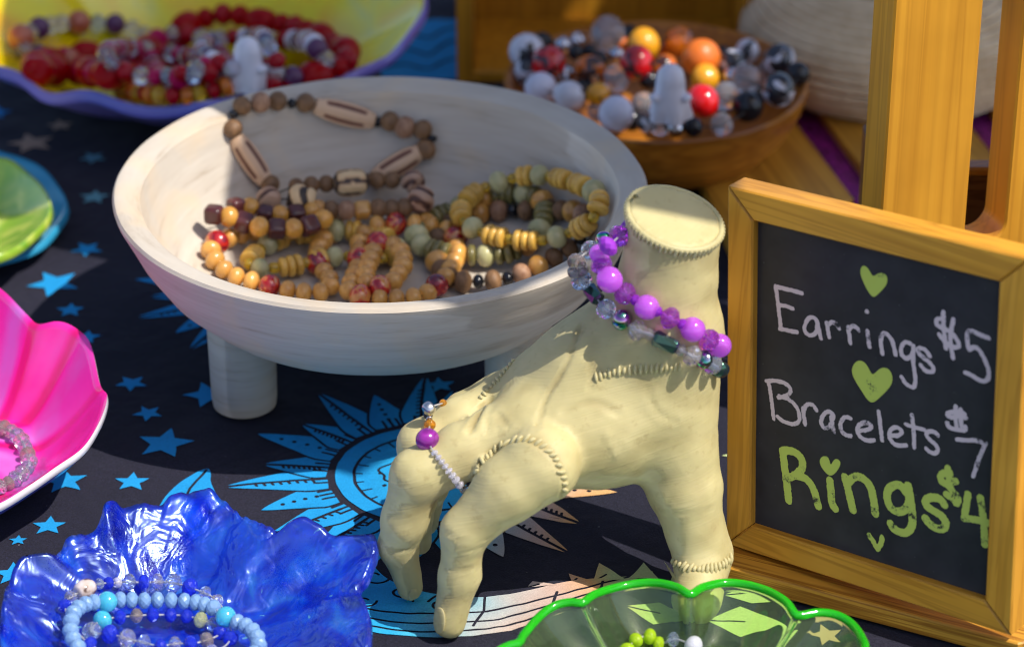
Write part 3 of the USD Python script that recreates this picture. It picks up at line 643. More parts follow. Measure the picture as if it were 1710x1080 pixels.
arc1 = [(797, 788), (808, 768), (828, 750), (855, 737), (882, 734), (906, 745), (926, 764), (938, 788), (943, 812), (935, 834)]
crease(arc1, .0010, .0010, 0.3)
thumb_ring = [(1126, 936), (1142, 946), (1162, 950), (1186, 949), (1206, 942), (1219, 932)]
crease(thumb_ring, .0006, .0009, 0.4)
hm.vertices = v + N * disp[:, None]
hm.vertices[:, 2] = np.maximum(hm.vertices[:, 2], 0.0006)
mat('cast_resin', {
    'g': ('geometry', {}), 'm': ('mapping', {'rotation': (0.12, 0.28, 0)}), 'w': ('noise_texture', {'scale': 1.0, 'detail': 2}), 'm2': ('mapping', {'scale': (35, 35, 1500)}),
    'n': ('noise_texture', {'scale': 45.0, 'detail': 4}), 'r': ('rgb_ramp', {'ramp': [(0.3, (0.50, 0.425, 0.195)), (0.7, (0.56, 0.48, 0.235))]}), 'b': ('bump', {'strength': 0.30, 'distance': 0.0005}),
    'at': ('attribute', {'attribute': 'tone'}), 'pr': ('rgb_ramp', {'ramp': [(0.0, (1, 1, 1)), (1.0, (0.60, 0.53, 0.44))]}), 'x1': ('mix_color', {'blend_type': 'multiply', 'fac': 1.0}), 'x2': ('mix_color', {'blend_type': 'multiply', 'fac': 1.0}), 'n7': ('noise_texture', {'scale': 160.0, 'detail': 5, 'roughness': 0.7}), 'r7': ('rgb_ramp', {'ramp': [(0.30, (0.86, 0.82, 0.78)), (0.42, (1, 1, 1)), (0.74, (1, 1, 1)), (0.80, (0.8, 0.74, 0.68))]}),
    'n2': ('noise_texture', {'scale': 330.0, 'detail': 3}), 'b2': ('bump', {'strength': 0.12, 'distance': 0.0006}),
    'p': ('principled_bsdf', {'roughness': 0.55, 'specular_ior_level': 0.35, 'subsurface_weight': 0.12, 'subsurface_scale': 0.002, 'subsurface_radius': (1, 0.8, 0.4)})},
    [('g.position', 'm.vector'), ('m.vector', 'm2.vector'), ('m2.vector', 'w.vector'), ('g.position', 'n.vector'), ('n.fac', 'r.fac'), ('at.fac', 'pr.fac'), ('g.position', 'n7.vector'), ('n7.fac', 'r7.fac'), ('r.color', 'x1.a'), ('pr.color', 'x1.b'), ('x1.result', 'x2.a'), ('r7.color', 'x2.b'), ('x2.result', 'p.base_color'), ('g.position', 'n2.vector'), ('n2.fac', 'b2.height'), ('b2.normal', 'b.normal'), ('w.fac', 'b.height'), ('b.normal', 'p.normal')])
hand = Thing('hand_display_stand', 'cream stitched hand standing on its fingertips, wearing beads, in front of the bowl', 'jewellery stand', (stump_c[0], stump_c[1], 0))
from scipy.sparse import coo_matrix
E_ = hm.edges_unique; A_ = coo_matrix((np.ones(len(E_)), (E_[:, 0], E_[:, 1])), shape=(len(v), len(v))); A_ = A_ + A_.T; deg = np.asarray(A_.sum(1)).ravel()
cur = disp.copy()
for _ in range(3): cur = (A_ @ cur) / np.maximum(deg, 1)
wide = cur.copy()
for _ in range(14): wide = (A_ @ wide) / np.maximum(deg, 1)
crease_tone = np.clip((wide - cur) / 0.00035, 0, 1)  # rises in the dips of the surface, darkening the colour there
hand.part('hand', hm, MATS['cast_resin'], smooth=True, tone=crease_tone)
def stitches(pts, n, length, r, lean=0.5, lift_=0.15):
    out = []; P = spline(pts, n); k = 0
    for i, (x, y) in enumerate(P):
        p, nn = hit(x, y)
        if p is None: continue
        q, _ = hit(*P[min(n - 1, i + 1)]); o, _ = hit(*P[max(0, i - 1)])
        if q is None or o is None: continue
        t = q - o
        if np.linalg.norm(t) < 1e-6: continue
        t /= np.linalg.norm(t); c = np.cross(nn, t); c = c + t * lean * (1 + .4 * (rng.random() - .5)); c /= np.linalg.norm(c)
        L = length * rng.uniform(.6, 1.3); s = np.linspace(-1, 1, 7)
        pts3 = p + nn * lift_ * r + c * (s * L / 2)[:, None] + nn * (0.6 * r * (1 - s ** 2))[:, None]
        out.append(tube(pts3, r * np.array([.45, .8, 1, 1.05, 1, .8, .45]), 8))
    return cat(out)
hand.part('finger_seam', stitches(arc1, 24, 0.0046, 0.00085), MATS['cast_resin'], label='stitched seam around the base of the nearest finger')
hand.part('back_seam', stitches([(803, 664), (825, 640), (848, 614), (866, 592), (886, 566), (915, 534), (948, 503)], 26, 0.0036, 0.0007), MATS['cast_resin'], label='stitched seam up the back of the hand')
hand.part('wrist_seam', stitches([(996, 630), (1020, 622), (1050, 618), (1085, 615), (1112, 614), (1135, 612)], 18, 0.0040, 0.0007, 0.15), MATS['cast_resin'], label='short stitched seam below the bracelets')
hand.part('thumb_seam', stitches(thumb_ring, 17, 0.0042, 0.0009, 0.3), MATS['cast_resin'], label='stitched seam round the tip of the thumb')
# rim of the stump: band of flesh with upright stitches
sec = hm.section(plane_origin=stump_c[:3] - stump_n * 0.0022, plane_normal=stump_n)
ringp = max(sec.discrete, key=len); ringp = ringp[:-1] if np.allclose(ringp[0], ringp[-1]) else ringp
dd = np.concatenate([[0], np.cumsum(np.linalg.norm(np.diff(np.vstack([ringp, ringp[:1]]), axis=0), axis=1))])
ev = lambda s: np.array([np.interp(s, dd, np.append(ringp[:, i], ringp[0, i])) for i in range(3)]).T
loopp = ev(np.linspace(0, dd[-1], 140, endpoint=False)); cen = loopp.mean(0)
hand.part('stump_rim', tube(loopp + (loopp - cen) * 0.012 + stump_n * 0.0008, 0.0013, 10, True), MATS['cast_resin'])
st = []
for k, s in enumerate(np.linspace(0, dd[-1], 62, endpoint=False)):
    p = ev(np.array([s]))[0]; o = p - cen; o -= stump_n * (o @ stump_n); o /= np.linalg.norm(o); L = rng.uniform(.0030, .0052)
    u = np.linspace(0, 1, 6)
    st.append(tube(p + o * (0.0014 * (1 - u ** 1.5))[:, None] + stump_n * (0.0012 - L * u)[:, None], 0.00075 * np.array([.8, 1, 1.05, 1, .8, .45]), 7))
hand.part('stump_stitches', cat(st), MATS['cast_resin'])
# nails
for (x, y, w_, h_) in ((733, 1036, 0.0034, 0.0062), (690, 992, 0.0022, 0.0032)):
    p, nn = hit(x, y)
    if p is None: continue
    s = trimesh.creation.icosphere(3, 1.0); s.vertices *= np.array([0.0009, w_, h_])
    hand.part('nail', place(s, p - nn * .0002, nn), MATS['cast_resin'])

# ------------------------------------------------------------------ bracelets on the wrist and the beaded ring
def filmy(name, color, film, rough=0.03, weight=0.95): glass(name, color, rough, film, weight, 1.5)
mat('milky_violet', {'p': ('principled_bsdf', {'base_color': (0.62, 0.10, 0.92), 'roughness': 0.12, 'transmission_weight': 0.25, 'subsurface_weight': 0.6, 'subsurface_scale': 0.004, 'subsurface_radius': (1, .5, 1), 'coat_weight': 0.5})}, [])
glass('violet_crystal', (0.74, 0.14, 1.0), 0.0, 420, 0.9, 1.62)
glass('violet_seed', (0.50, 0.05, 0.90), 0.03, 0, 0.7)
plain('violet_satin', (0.30, 0.03, 0.50), 0.35)
glass('clear_crystal', (0.93, 0.90, 0.97), 0.0, 380, 0.93, 1.65)
glass('clear_blue_crystal', (0.72, 0.80, 1.0), 0.0, 520, 0.93, 1.65)
glass('smoky_crystal', (0.55, 0.45, 0.42), 0.03, 450, 0.8)
plain('black_metal', (0.016, 0.020, 0.024), 0.12, metallic=0.0, thin_film_thickness=330, thin_film_ior=2.0, specular_ior_level=0.8)
mat('oil_slick', {'g': ('geometry', {}), 's': ('noise_texture', {'scale': 70.0, 'detail': 0}), 'k': ('map_range', {'from_min': .3, 'from_max': .7, 'to_min': 250.0, 'to_max': 620.0}),
    'p': ('principled_bsdf', {'base_color': (0.55, 0.55, 0.6), 'metallic': 1.0, 'roughness': 0.08, 'thin_film_ior': 2.2})}, [('g.position', 's.vector'), ('s.fac', 'k.value'), ('k.result', 'p.thin_film_thickness')])
def at_wrist(k):
    def f(px, py, r):
        u = np.clip((px - 1108) / 112, -1, 1); y = YW - 0.0285 * math.sqrt(1 - u * u) * 1.0
        q = on_y(px, py, y); p, nn = hit(px, py); R = rad(r, q)
        if p is not None:
            d = (p - CAM) / ((p - CAM) @ RW); pull = p - d * R * 0.9
            if abs(u) < 0.8 or pull[1] < q[1]: q = pull
        return q
    return f
t = Thing('bead_bracelet', 'purple crystal bead bracelet, the upper one around the wrist of the hand', 'bracelet', stump_c[:3], 'bracelets worn on the wrist')
vb = [(1015, 411, 'facet', 19, 26, 'violet_satin'), (1001, 424, 'round', 18, 30, 'milky_violet'), (1004, 442, 'facet', 19, 30, 'violet_crystal'), (1018, 467, 'barrel', 22, 38, 'milky_violet'), (1031, 477, 'facet', 10, 16, 'violet_seed'), (1044, 490, 'facet', 20, 32, 'violet_crystal'), (1061, 501, 'facet', 10, 16, 'violet_seed'), (1080, 513, 'barrel', 21, 36, 'milky_violet'),
      (1098, 520, 'facet', 10, 16, 'violet_seed'), (1119, 531, 'facet', 20, 30, 'violet_crystal'), (1139, 541, 'facet', 10, 16, 'violet_seed'), (1157, 550, 'barrel', 21, 36, 'milky_violet'), (1184, 567, 'facet', 19, 30, 'violet_crystal'), (1201, 577, 'barrel', 21, 32, 'milky_violet')]
fw = at_wrist(0)
def wrist_pos(b): return fw(b[0], b[1], b[3])
def behind(beads, n, back, up):
    """the far half of a ring of beads, round the back of the wrist"""
    a, z = wrist_pos(beads[0]), wrist_pos(beads[-1]); s = np.linspace(0, 1, n + 2)[1:-1]
    return [z + (a - z) * k + np.array([0, back * math.sin(math.pi * k), up * math.sin(math.pi * k)]) for k in s]
def wrist_strand(T, beads, extra, back, up, n):
    P = [wrist_pos(b) for b in beads]; B = behind(beads, n, back, up); A = P + B; N_ = len(A)
    for i, p in enumerate(A):
        b = beads[i] if i < len(P) else extra[(i - len(P)) % len(extra)]
        put_bead(T, b[2], rad(b[3], p), rad(b[4], p) if b[4] else None, b[5], p, A[(i + 1) % N_] - A[i - 1], i)
    T.part('cord', tube(spline(A, 4 * N_, True), 0.00045, 6, True), MATS['elastic_cord'])
wrist_strand(t, vb, [(0, 0, 'facet', 19, 28, 'violet_satin'), (0, 0, 'facet', 19, 28, 'violet_crystal'), (0, 0, 'barrel', 20, 30, 'violet_satin')], 0.036, 0.010, 8)
t = Thing('bead_bracelet', 'clear and black crystal bead bracelet, the lower one around the wrist of the hand', 'bracelet', stump_c[:3], 'bracelets worn on the wrist')
cb = [(963, 438, 'facet', 17, 22, 'smoky_crystal'), (965, 452, 'disc', 18, 16, 'smoky_crystal'), (971, 468, 'facet', 19, 30, 'clear_blue_crystal'), (991, 491, 'hex', 13, 36, 'black_metal'), (1012, 516, 'facet', 18, 28, 'clear_blue_crystal'), (1039, 534, 'round', 19, 34, 'oil_slick'), (1064, 551, 'facet', 19, 30, 'clear_crystal'), (1085, 558, 'barrel', 11, 20, 'clear_crystal'),
      (1111, 572, 'hex', 14, 44, 'black_metal'), (1137, 584, 'facet', 11, 16, 'clear_crystal'), (1156, 594, 'facet', 19, 28, 'clear_crystal'), (1175, 600, 'round', 17, 24, 'oil_slick'), (1190, 608, 'facet', 18, 24, 'clear_blue_crystal'), (1203, 617, 'round', 16, 20, 'black_metal')]
wrist_strand(t, cb, [(0, 0, 'facet', 17, 26, 'clear_crystal'), (0, 0, 'round', 16, 26, 'oil_slick')], 0.044, 0.012, 9)
speckled('purple_stone', [(0.3, (0.12, 0.008, 0.12)), (0.6, (0.26, 0.016, 0.26)), (0.8, (0.36, 0.04, 0.36))], 300, 0.22, 2, stretch=(.3, .3, 2), coat_weight=.4)
plain('silver', (0.72, 0.70, 0.68), 0.22, metallic=1.0)
glass('amber_glass', (0.95, 0.42, 0.03), 0.03, 0, 0.8)
plain('black_matte', (0.02, 0.02, 0.025), 0.5)
glass('clear_seed', (0.92, 0.90, 0.98), 0.04, 350, 0.7)
t = Thing('bead_ring', 'beaded ring with one big purple bead, on the middle fingers of the hand', 'ring', F2[2][:3])
def at_finger(px, py, r):
    p, nn = hit(px, py)
    return p - ray(px, py) * rad(r, p) * 0.85 if p is not None else on_y(px, py, -0.232)
ring_b = [(740, 673, 'round', 7, 10, 'amber_glass'), (716, 682, 'disc', 12, 17, 'silver'), (715, 693, 'round', 8, 10, 'black_matte'), (717, 700, 'disc', 6, 4, 'silver'), (718, 709, 'round', 10, 14, 'amber_glass'), (714, 734, 'round', 20.5, 39, 'purple_stone')] + \
    [(726 + 47 * k / 8, 756 + 60 * k / 8, 'round', 6.2 + .25 * k, 8.6, 'clear_seed') for k in range(9)] + [(786, 806, 'round', 8, 12, 'black_matte')]
listed_strand(t, ring_b, at_finger)
# ------------------------------------------------------------------ chalkboard in a pine frame on a foot board
yaw, lean, roll, BW, BH = -0.65384, 0.05104, 0.06955, 0.11455, 0.14165
O = np.array([0.102919, -0.223712, 0.022])
u0 = np.array([math.cos(yaw), math.sin(yaw), 0]); nb = np.array([-math.sin(yaw), math.cos(yaw), 0])
v0 = np.array([0, 0, 1]) * math.cos(lean) + nb * math.sin(lean)
UB = u0 * math.cos(roll) + v0 * math.sin(roll); VB = -u0 * math.sin(roll) + v0 * math.cos(roll); NB = np.cross(VB, UB); NB = NB if NB @ nb > 0 else -NB
wood('pine_up', (0.60, 0.27, 0.022), (0.72, 0.36, 0.045), yaw, 2, 0.42, 200, 0.25, 0.25)
wood('pine_across', (0.60, 0.27, 0.022), (0.72, 0.36, 0.045), yaw, 0, 0.42, 200, 0.35, 0.25)
sign = Thing('chalkboard_sign', 'small chalkboard price list in a pine frame standing right of the hand', 'sign', O)
b = 0.0128
inn = [(0, 0), (BW, 0), (BW, BH), (0, BH)]; out = [(-b, -b), (BW + b, -b), (BW + b, BH + b), (-b, BH + b)]
for k, (i, j) in enumerate(((0, 1), (1, 2), (2, 3), (3, 0))):
    g = 0.00012
    sign.part('frame_bar', prism(sg.Polygon([out[i], out[j], inn[j], inn[i]]).buffer(-g, join_style=2), O, UB, VB, NB, 0, 0.0125, 0.0007), MATS['pine_across' if k % 2 == 0 else 'pine_up'], smooth=False)
mat('chalkboard', {'g': ('geometry', {}), 'n': ('noise_texture', {'scale': 40.0, 'detail': 6, 'roughness': 0.7}), 'r': ('rgb_ramp', {'ramp': [(0.35, (0.014, 0.013, 0.015)), (0.7, (0.030, 0.028, 0.031))]}),
    'n2': ('noise_texture', {'scale': 700.0, 'detail': 2}), 'r2': ('rgb_ramp', {'ramp': [(0.74, (0, 0, 0)), (0.80, (0.09, 0.09, 0.09))]}), 'x': ('mix_color', {'blend_type': 'add', 'fac': 1.0}), 'p': ('principled_bsdf', {'roughness': 0.45, 'specular_ior_level': 0.3})},
    [('g.position', 'n.vector'), ('n.fac', 'r.fac'), ('g.position', 'n2.vector'), ('n2.fac', 'r2.fac'), ('r.color', 'x.a'), ('r2.color', 'x.b'), ('x.result', 'p.base_color')])
sign.part('board', prism([(-.004, -.004), (BW + .004, -.004), (BW + .004, BH + .004), (-.004, BH + .004)], O, UB, VB, NB, 0.004, 0.008, 0), MATS['chalkboard'], smooth=False)
def chalk(name, color, thr):
    mat(name, {'g': ('geometry', {}), 'n': ('noise_texture', {'scale': 900.0, 'detail': 4, 'roughness': 0.75}), 'n2': ('noise_texture', {'scale': 120.0, 'detail': 2}), 'a': ('math', {'math_type': 'multiply_add', 'value2': 0.6}),
        'r': ('map_range', {'from_min': thr, 'from_max': thr + .13, 'clamp': True}), 'p': ('principled_bsdf', {'base_color': color, 'roughness': 0.9, 'specular_ior_level': 0.1})},
        [('g.position', 'n.vector'), ('g.position', 'n2.vector'), ('n.fac', 'a.value1'), ('n2.fac', 'a.value3'), ('a.value', 'r.value'), ('r.result', 'p.alpha')])
chalk('pink_chalk', (0.62, 0.49, 0.48), 0.55); chalk('green_chalk', (0.48, 0.54, 0.10), 0.58)
def board_uv(px, py):
    r = ray(px, py); o = O + NB * 0.004; t = ((o - CAM) @ NB) / (r @ NB); P = CAM + r * t - o; return (P @ UB, P @ VB)
def on_board(poly): return sheet(poly, lambda vv: O + NB * 0.0038 + vv[:, :1] * UB + vv[:, 1:2] * VB)
def strokes(ls, w, ox, oy, s):
    out = []
    for l in ls:
        p = np.array([board_uv(ox + x / s, oy + y / s) for x, y in l])
        c = spline(p, 8 * len(p)) if len(p) > 2 else p
        out.append(sg.LineString(c).buffer(w, 8))
    g = unary_union(out); g = shapely.segmentize(g, 0.0006)
    def rough(c):
        c = np.asarray(c)[:, :2]; q = np.column_stack([c * 1400, np.zeros(len(c))]); return c + 0.00042 * np.column_stack([meshkit.noise(q, 5) - .5, meshkit.noise(q, 6) - .5])
    o = []
    for k in getattr(g, 'geoms', [g]): o.append(sg.Polygon(rough(k.exterior.coords), [rough(i.coords) for i in k.interiors]).buffer(0))
    return unary_union(o)
A = (1270, 430, 4.275)
sign.part('chalk_word', on_board(strokes([[(296, 252), (200, 228), (108, 205)], [(110, 205), (128, 340), (148, 510)], [(132, 340), (180, 345), (230, 362)], [(140, 506), (200, 520), (262, 530)],
    [(404, 500), (400, 445), (365, 425), (325, 465), (320, 525), (360, 555), (405, 520), (412, 470)], [(405, 450), (418, 510), (432, 572)], [(474, 465), (482, 510), (492, 568)], [(478, 490), (510, 460), (545, 475), (562, 505)],
    [(626, 495), (635, 550), (642, 608)], [(630, 520), (655, 490), (685, 497), (706, 518)], [(765, 525), (772, 575), (780, 635)], [(760, 383), (763, 386)], [(858, 570), (865, 630), (872, 685)], [(860, 600), (880, 540), (920, 560), (950, 620), (966, 692)],
    [(1070, 612), (1035, 605), (1005, 650), (1020, 705), (1060, 715), (1090, 670)], [(1094, 628), (1092, 740), (1105, 840), (1100, 915), (1075, 920), (1035, 890), (1010, 850)], [(1210, 702), (1190, 670), (1145, 645), (1122, 660), (1150, 700), (1210, 750), (1238, 800), (1215, 815), (1175, 800), (1145, 765)]], 0.00095, *A)), MATS['pink_chalk'], smooth=False, label='chalk word Earrings')
sign.part('chalk_price', on_board(strokes([[(1306, 388), (1310, 500), (1325, 645)], [(1378, 440), (1358, 580), (1376, 712)], [(1300, 435), (1258, 445), (1265, 480), (1340, 520), (1400, 580), (1415, 630), (1370, 635), (1310, 590), (1275, 548)],
    [(1630, 573), (1560, 545), (1490, 525), (1478, 590), (1492, 655)], [(1492, 655), (1540, 640), (1600, 720), (1630, 810), (1620, 870), (1570, 875), (1520, 845), (1465, 820)]], 0.00100, *A)), MATS['pink_chalk'], smooth=False, label='chalk price of five dollars')
B2 = (1270, 620, 4.275)
sign.part('chalk_word', on_board(strokes([[(58, 70), (78, 180), (95, 335)], [(45, 68), (110, 66), (200, 100), (215, 145), (180, 175), (130, 185)], [(135, 175), (220, 210), (275, 290), (270, 360), (215, 372), (150, 345), (122, 320)],
    [(306, 260), (312, 320), (320, 376)], [(310, 290), (330, 240), (370, 235), (402, 275)], [(510, 350), (520, 310), (490, 285), (450, 310), (435, 360), (455, 400), (495, 390), (512, 340)], [(508, 320), (515, 380), (526, 428)],
    [(645, 335), (610, 325), (575, 365), (580, 420), (610, 450), (645, 458)], [(700, 420), (760, 415), (792, 390), (760, 365), (715, 375), (692, 420), (720, 470), (765, 490), (812, 490)], [(846, 285), (858, 390), (870, 490)],
    [(925, 455), (980, 455), (1010, 430), (985, 400), (945, 405), (920, 450), (945, 505), (985, 525), (1040, 524)], [(1083, 310), (1095, 420), (1098, 540)], [(1040, 376), (1100, 395), (1170, 414)], [(1268, 455), (1240, 430), (1195, 430), (1190, 460), (1240, 510), (1268, 555), (1250, 580), (1210, 572), (1184, 548)]], 0.00095, *B2)), MATS['pink_chalk'], smooth=False, label='chalk word Bracelets')
sign.part('chalk_price', on_board(strokes([[(1395, 250), (1395, 320), (1400, 385)], [(1430, 268), (1432, 330), (1436, 385)], [(1458, 300), (1400, 290), (1335, 302), (1360, 325), (1420, 318), (1468, 332)], [(1335, 365), (1350, 395), (1410, 412), (1460, 415), (1465, 395)],
    [(1405, 484), (1480, 490), (1540, 492), (1608, 512)], [(1608, 512), (1570, 600), (1520, 745)]], 0.00100, *B2)), MATS['pink_chalk'], smooth=False, label='chalk price of seven dollars')
R3 = (1280, 730, 4.385)
sign.part('chalk_word', on_board(strokes([[(120, 100), (140, 250), (165, 460)], [(120, 95), (190, 100), (255, 150), (262, 220), (210, 275), (160, 290)], [(215, 275), (300, 310), (350, 390), (380, 500)], [(465, 315), (475, 400), (482, 480), (505, 520)],
    [(575, 290), (605, 400), (635, 530)], [(600, 330), (660, 285), (735, 320), (775, 400), (798, 555)], [(1020, 400), (980, 350), (910, 365), (885, 440), (920, 520), (985, 540), (1040, 490), (1045, 420)], [(1038, 350), (1055, 440), (1070, 560), (1060, 660), (1010, 695), (940, 670), (910, 630)],
    [(1305, 490), (1270, 450), (1200, 440), (1165, 475), (1200, 520), (1280, 570), (1315, 630), (1290, 665), (1220, 650), (1165, 590)]], 0.00185, *R3)), MATS['green_chalk'], smooth=False, label='bold green chalk word Rings')
sign.part('chalk_price', on_board(strokes([[(1328, 225), (1340, 300), (1350, 330)], [(1345, 260), (1285, 270), (1280, 310), (1330, 350), (1370, 400), (1405, 450), (1390, 480)], [(1385, 320), (1330, 330)], [(1318, 415), (1370, 450), (1395, 480)],
    [(1478, 415), (1460, 520), (1450, 590)], [(1450, 590), (1530, 600), (1625, 625)], [(1568, 440), (1590, 600), (1600, 780)]], 0.00165, *R3)), MATS['green_chalk'], smooth=False, label='green chalk price of four dollars')
def heart(pts, s, label):
    o = T_ = np.array([board_uv(s[0] + x / s[2], s[1] + y / s[2]) for x, y in pts]); g = sg.Polygon(spline(o, 60, True)).buffer(0)
    sign.part('chalk_heart', on_board(g), MATS['green_chalk'], smooth=False, label=label)
heart([(735, 58), (775, 85), (805, 130), (850, 110), (900, 130), (900, 190), (850, 250), (808, 278), (770, 240), (735, 170), (715, 100)], A, 'chalk heart above the word Earrings')
heart([(700, 735), (760, 765), (800, 830), (850, 795), (910, 792), (943, 850), (925, 920), (860, 990), (790, 1030), (730, 960), (680, 880), (655, 800)], A, 'large chalk heart between the first two lines')
heart([(415, 138), (455, 150), (472, 195), (505, 158), (540, 175), (530, 225), (475, 277), (430, 250), (392, 180)], R3, 'chalk heart dotting the i of Rings')
sign.part('chalk_heart', on_board(strokes([[(755, 715), (790, 770), (815, 815)], [(815, 815), (840, 770), (848, 730)]], 0.0012, *R3)), MATS['green_chalk'], smooth=False, label='small chalk heart at the bottom of the board')
# foot board
fz = 0.0085
foot = [tuple(on_z(x, y, fz)[:2]) for x, y in ((1206, 944), (1330, 977), (1500, 1021), (1700, 1074), (1760, 1060), (1600, 955), (1420, 890), (1235, 850))]
wood('foot_pine', (0.55, 0.25, 0.022), (0.70, 0.36, 0.05), math.atan2(foot[3][1] - foot[0][1], foot[3][0] - foot[0][0]), 0, 0.45, 330, 0.7, 0.2)
sign.part('foot_board', prism([foot[0], foot[3], foot[4], foot[7]], (0, 0, 0), (1, 0, 0), (0, 1, 0), (0, 0, -1), -fz, -0.0004, 0.0006), MATS['foot_pine'], smooth=False)
# ------------------------------------------------------------------ moulded dishes: a rim curve drawn in space, walls falling to a foot
class Dish:
    def __init__(s, rim, centre, floor, foot=0.45, power=1.6, n=220, wave=None):
        """rim: 3-D points round the edge; foot: flat share of the radius"""
        c = spline(rim, 900, True); s.c = np.array(centre, float); s.floor = floor
        a = np.arctan2(c[:, 1] - s.c[1], c[:, 0] - s.c[0]); o = np.argsort(a); s.a = np.linspace(-np.pi, np.pi, n, endpoint=False)
        s.R = np.interp(s.a, a[o], np.hypot(c[:, 0] - s.c[0], c[:, 1] - s.c[1])[o], period=2 * np.pi); s.Z = np.interp(s.a, a[o], c[o, 2], period=2 * np.pi)
        s.foot, s.power, s.wave = foot, power, wave
    def z(s, k, a, Z): 
        t = np.clip((k - s.foot) / (1 - s.foot), 0, 1); z = s.floor + (Z - s.floor) * t ** s.power
        return z + (s.wave(k, a) if s.wave else 0)
    def h(s, x, y):
        dx, dy = np.asarray(x) - s.c[0], np.asarray(y) - s.c[1]; a = np.arctan2(dy, dx)
        R = np.interp(a, s.a, s.R, period=2 * np.pi); Z = np.interp(a, s.a, s.Z, period=2 * np.pi); k = np.hypot(dx, dy) / R
        return np.where(k <= 1, s.z(k, a, Z), -1)
    def grid(s, ks, grow, drop):
        k, a = np.meshgrid(ks, s.a, indexing='ij'); R, Z = s.R[None], s.Z[None]
        rr = k * (R + grow); z = s.z(k, a, Z) - drop
        return np.stack([s.c[0] + rr * np.cos(a), s.c[1] + rr * np.sin(a), z], -1)
    def mesh(s, ks, rings):
        n = len(s.a); v = rings.reshape(-1, 3); m = rings.shape[0]; F = []
        i, j = np.meshgrid(np.arange(m - 1), np.arange(n), indexing='ij'); j2 = (j + 1) % n
        q = np.stack([i * n + j, (i + 1) * n + j, (i + 1) * n + j2, i * n + j2], -1).reshape(-1, 4)
        return trimesh.Trimesh(v, np.vstack([q[:, [0, 1, 2]], q[:, [0, 2, 3]]]), process=False)
    def inside(s, m=50):
        return s.mesh(None, np.concatenate([s.grid(np.linspace(0.002, 1, m), 0, 0), s.grid(np.array([1.0]), 0.0022, -0.0010)]))
    def outside(s, th=0.003, m=40, drop=None):
        ks = np.linspace(1, 0.002, m); g = s.grid(ks, th, drop or th); top = s.grid(np.array([1.0]), 0, 0)
        return s.mesh(None, np.concatenate([s.grid(np.array([1.0]), 0.0022, -0.0010), s.grid(np.array([1.0]), th, th * .2), g]))
    def solid(s, th=0.003, m=50):
        a = s.grid(np.linspace(0.002, 1, m), 0, 0); mid = s.grid(np.array([1.0]), th * 0.6, -th * 0.4); b2 = s.grid(np.linspace(1, 0.002, m), th, th)
        g = s.mesh(None, np.concatenate([a, mid, b2])); return g
def rim_px(pts, z): return [on_z(x, y, (q[0] if q else z)) for x, y, *q in pts]

# pink flower bowl, left
rp = [(0, 490, .050), (58, 543, .046), (90, 541, .048), (125, 553, .046), (147, 590, .042), (160, 643, .038), (171, 658, .040), (166, 690, .040), (148, 727, .038), (122, 757, .037), (60, 796, .036), (0, 838, .035), (-80, 860, .036), (-170, 870, .036), (-260, 840, .036), (-310, 770, .037), (-335, 690, .04), (-310, 600, .042), (-260, 540, .046), (-190, 500, .048), (-120, 470, .05), (-60, 468, .05)]
pc = on_z(-80, 745, 0)
VEINS = np.array([math.atan2(q[1] - pc[1], q[0] - pc[0]) for q in (on_z(58, 543, .045), on_z(127, 556, .045), on_z(158, 643, .04), on_z(60, 796, .036), on_z(-80, 860, .036), on_z(-310, 770, .037), on_z(-310, 600, .042), on_z(-190, 500, .048))])
def vein_d(a): return np.min(np.abs((np.asarray(a)[..., None] - VEINS + np.pi) % (2 * np.pi) - np.pi), -1)
def petal_wave(k, a): return -0.0016 * np.clip(k - .25, 0, 1) * np.exp(-(vein_d(a) / .10) ** 2)
pink = Dish(rim_px(rp, .04), (pc[0], pc[1]), 0.0035, 0.56, 1.35, 260, petal_wave)
toned('pink_glaze', [(0.0, (0.66, 0.006, 0.16)), (0.35, (0.78, 0.012, 0.30)), (0.7, (0.74, 0.04, 0.40)), (1.0, (0.60, 0.14, 0.56))], 0.14, 0.5, 60, coat_weight=0.5, coat_roughness=0.05)
toned('blue_violet_glaze', [(0.0, (0.10, 0.10, 0.62)), (0.45, (0.13, 0.12, 0.66)), (0.55, (0.76, 0.70, 0.74)), (1.0, (0.78, 0.72, 0.76))], 0.2, 0.1, 60, coat_weight=0.4)
t = Thing('flower_bowl', 'bright pink petal shaped bowl with a blue underside at the left edge', 'bowl', (pc[0], pc[1], 0))
im = pink.inside(60); dx = im.vertices - [pc[0], pc[1], 0]; ka = np.arctan2(dx[:, 1], dx[:, 0])
kr = np.hypot(dx[:, 0], dx[:, 1]); veins = np.exp(-(vein_d(ka) * kr / 0.0022) ** 2)
t.part('inner_glaze', im, MATS['pink_glaze'], tone=np.clip(0.30 + 0.8 * (meshkit.noise(np.column_stack([ka * 4, kr * 30, 0 * ka]), 2)) - 0.9 * veins - .25 * np.clip((kr - .05) / .03, 0, 1), 0, 1))
om = pink.outside(0.0026); no = len(pink.a); t.part('outer_shell', om, MATS['blue_violet_glaze'], tone=(np.arange(len(om.vertices)) < no * 3) * 1.0)
plain('dusk_blue', (0.1, 0.1, 0.5), 0.3)
t = Thing('bead_bracelet', 'iridescent clear crystal bracelet lying in the pink bowl', 'bracelet', (pc[0], pc[1], .02))
def in_dish(d, off=0.0): return lambda px, py, r: on_height(px, py, d.h, r * 0.00027 + off)
cyc = ['clear_crystal', 'clear_blue_crystal', 'smoky_crystal', 'clear_crystal', 'clear_blue_crystal']
ptsb = spline([(-20, 712), (10, 716), (32, 730), (44, 752), (48, 775), (30, 796), (0, 812), (-40, 812), (-75, 790), (-80, 755), (-60, 725)], 26, True)
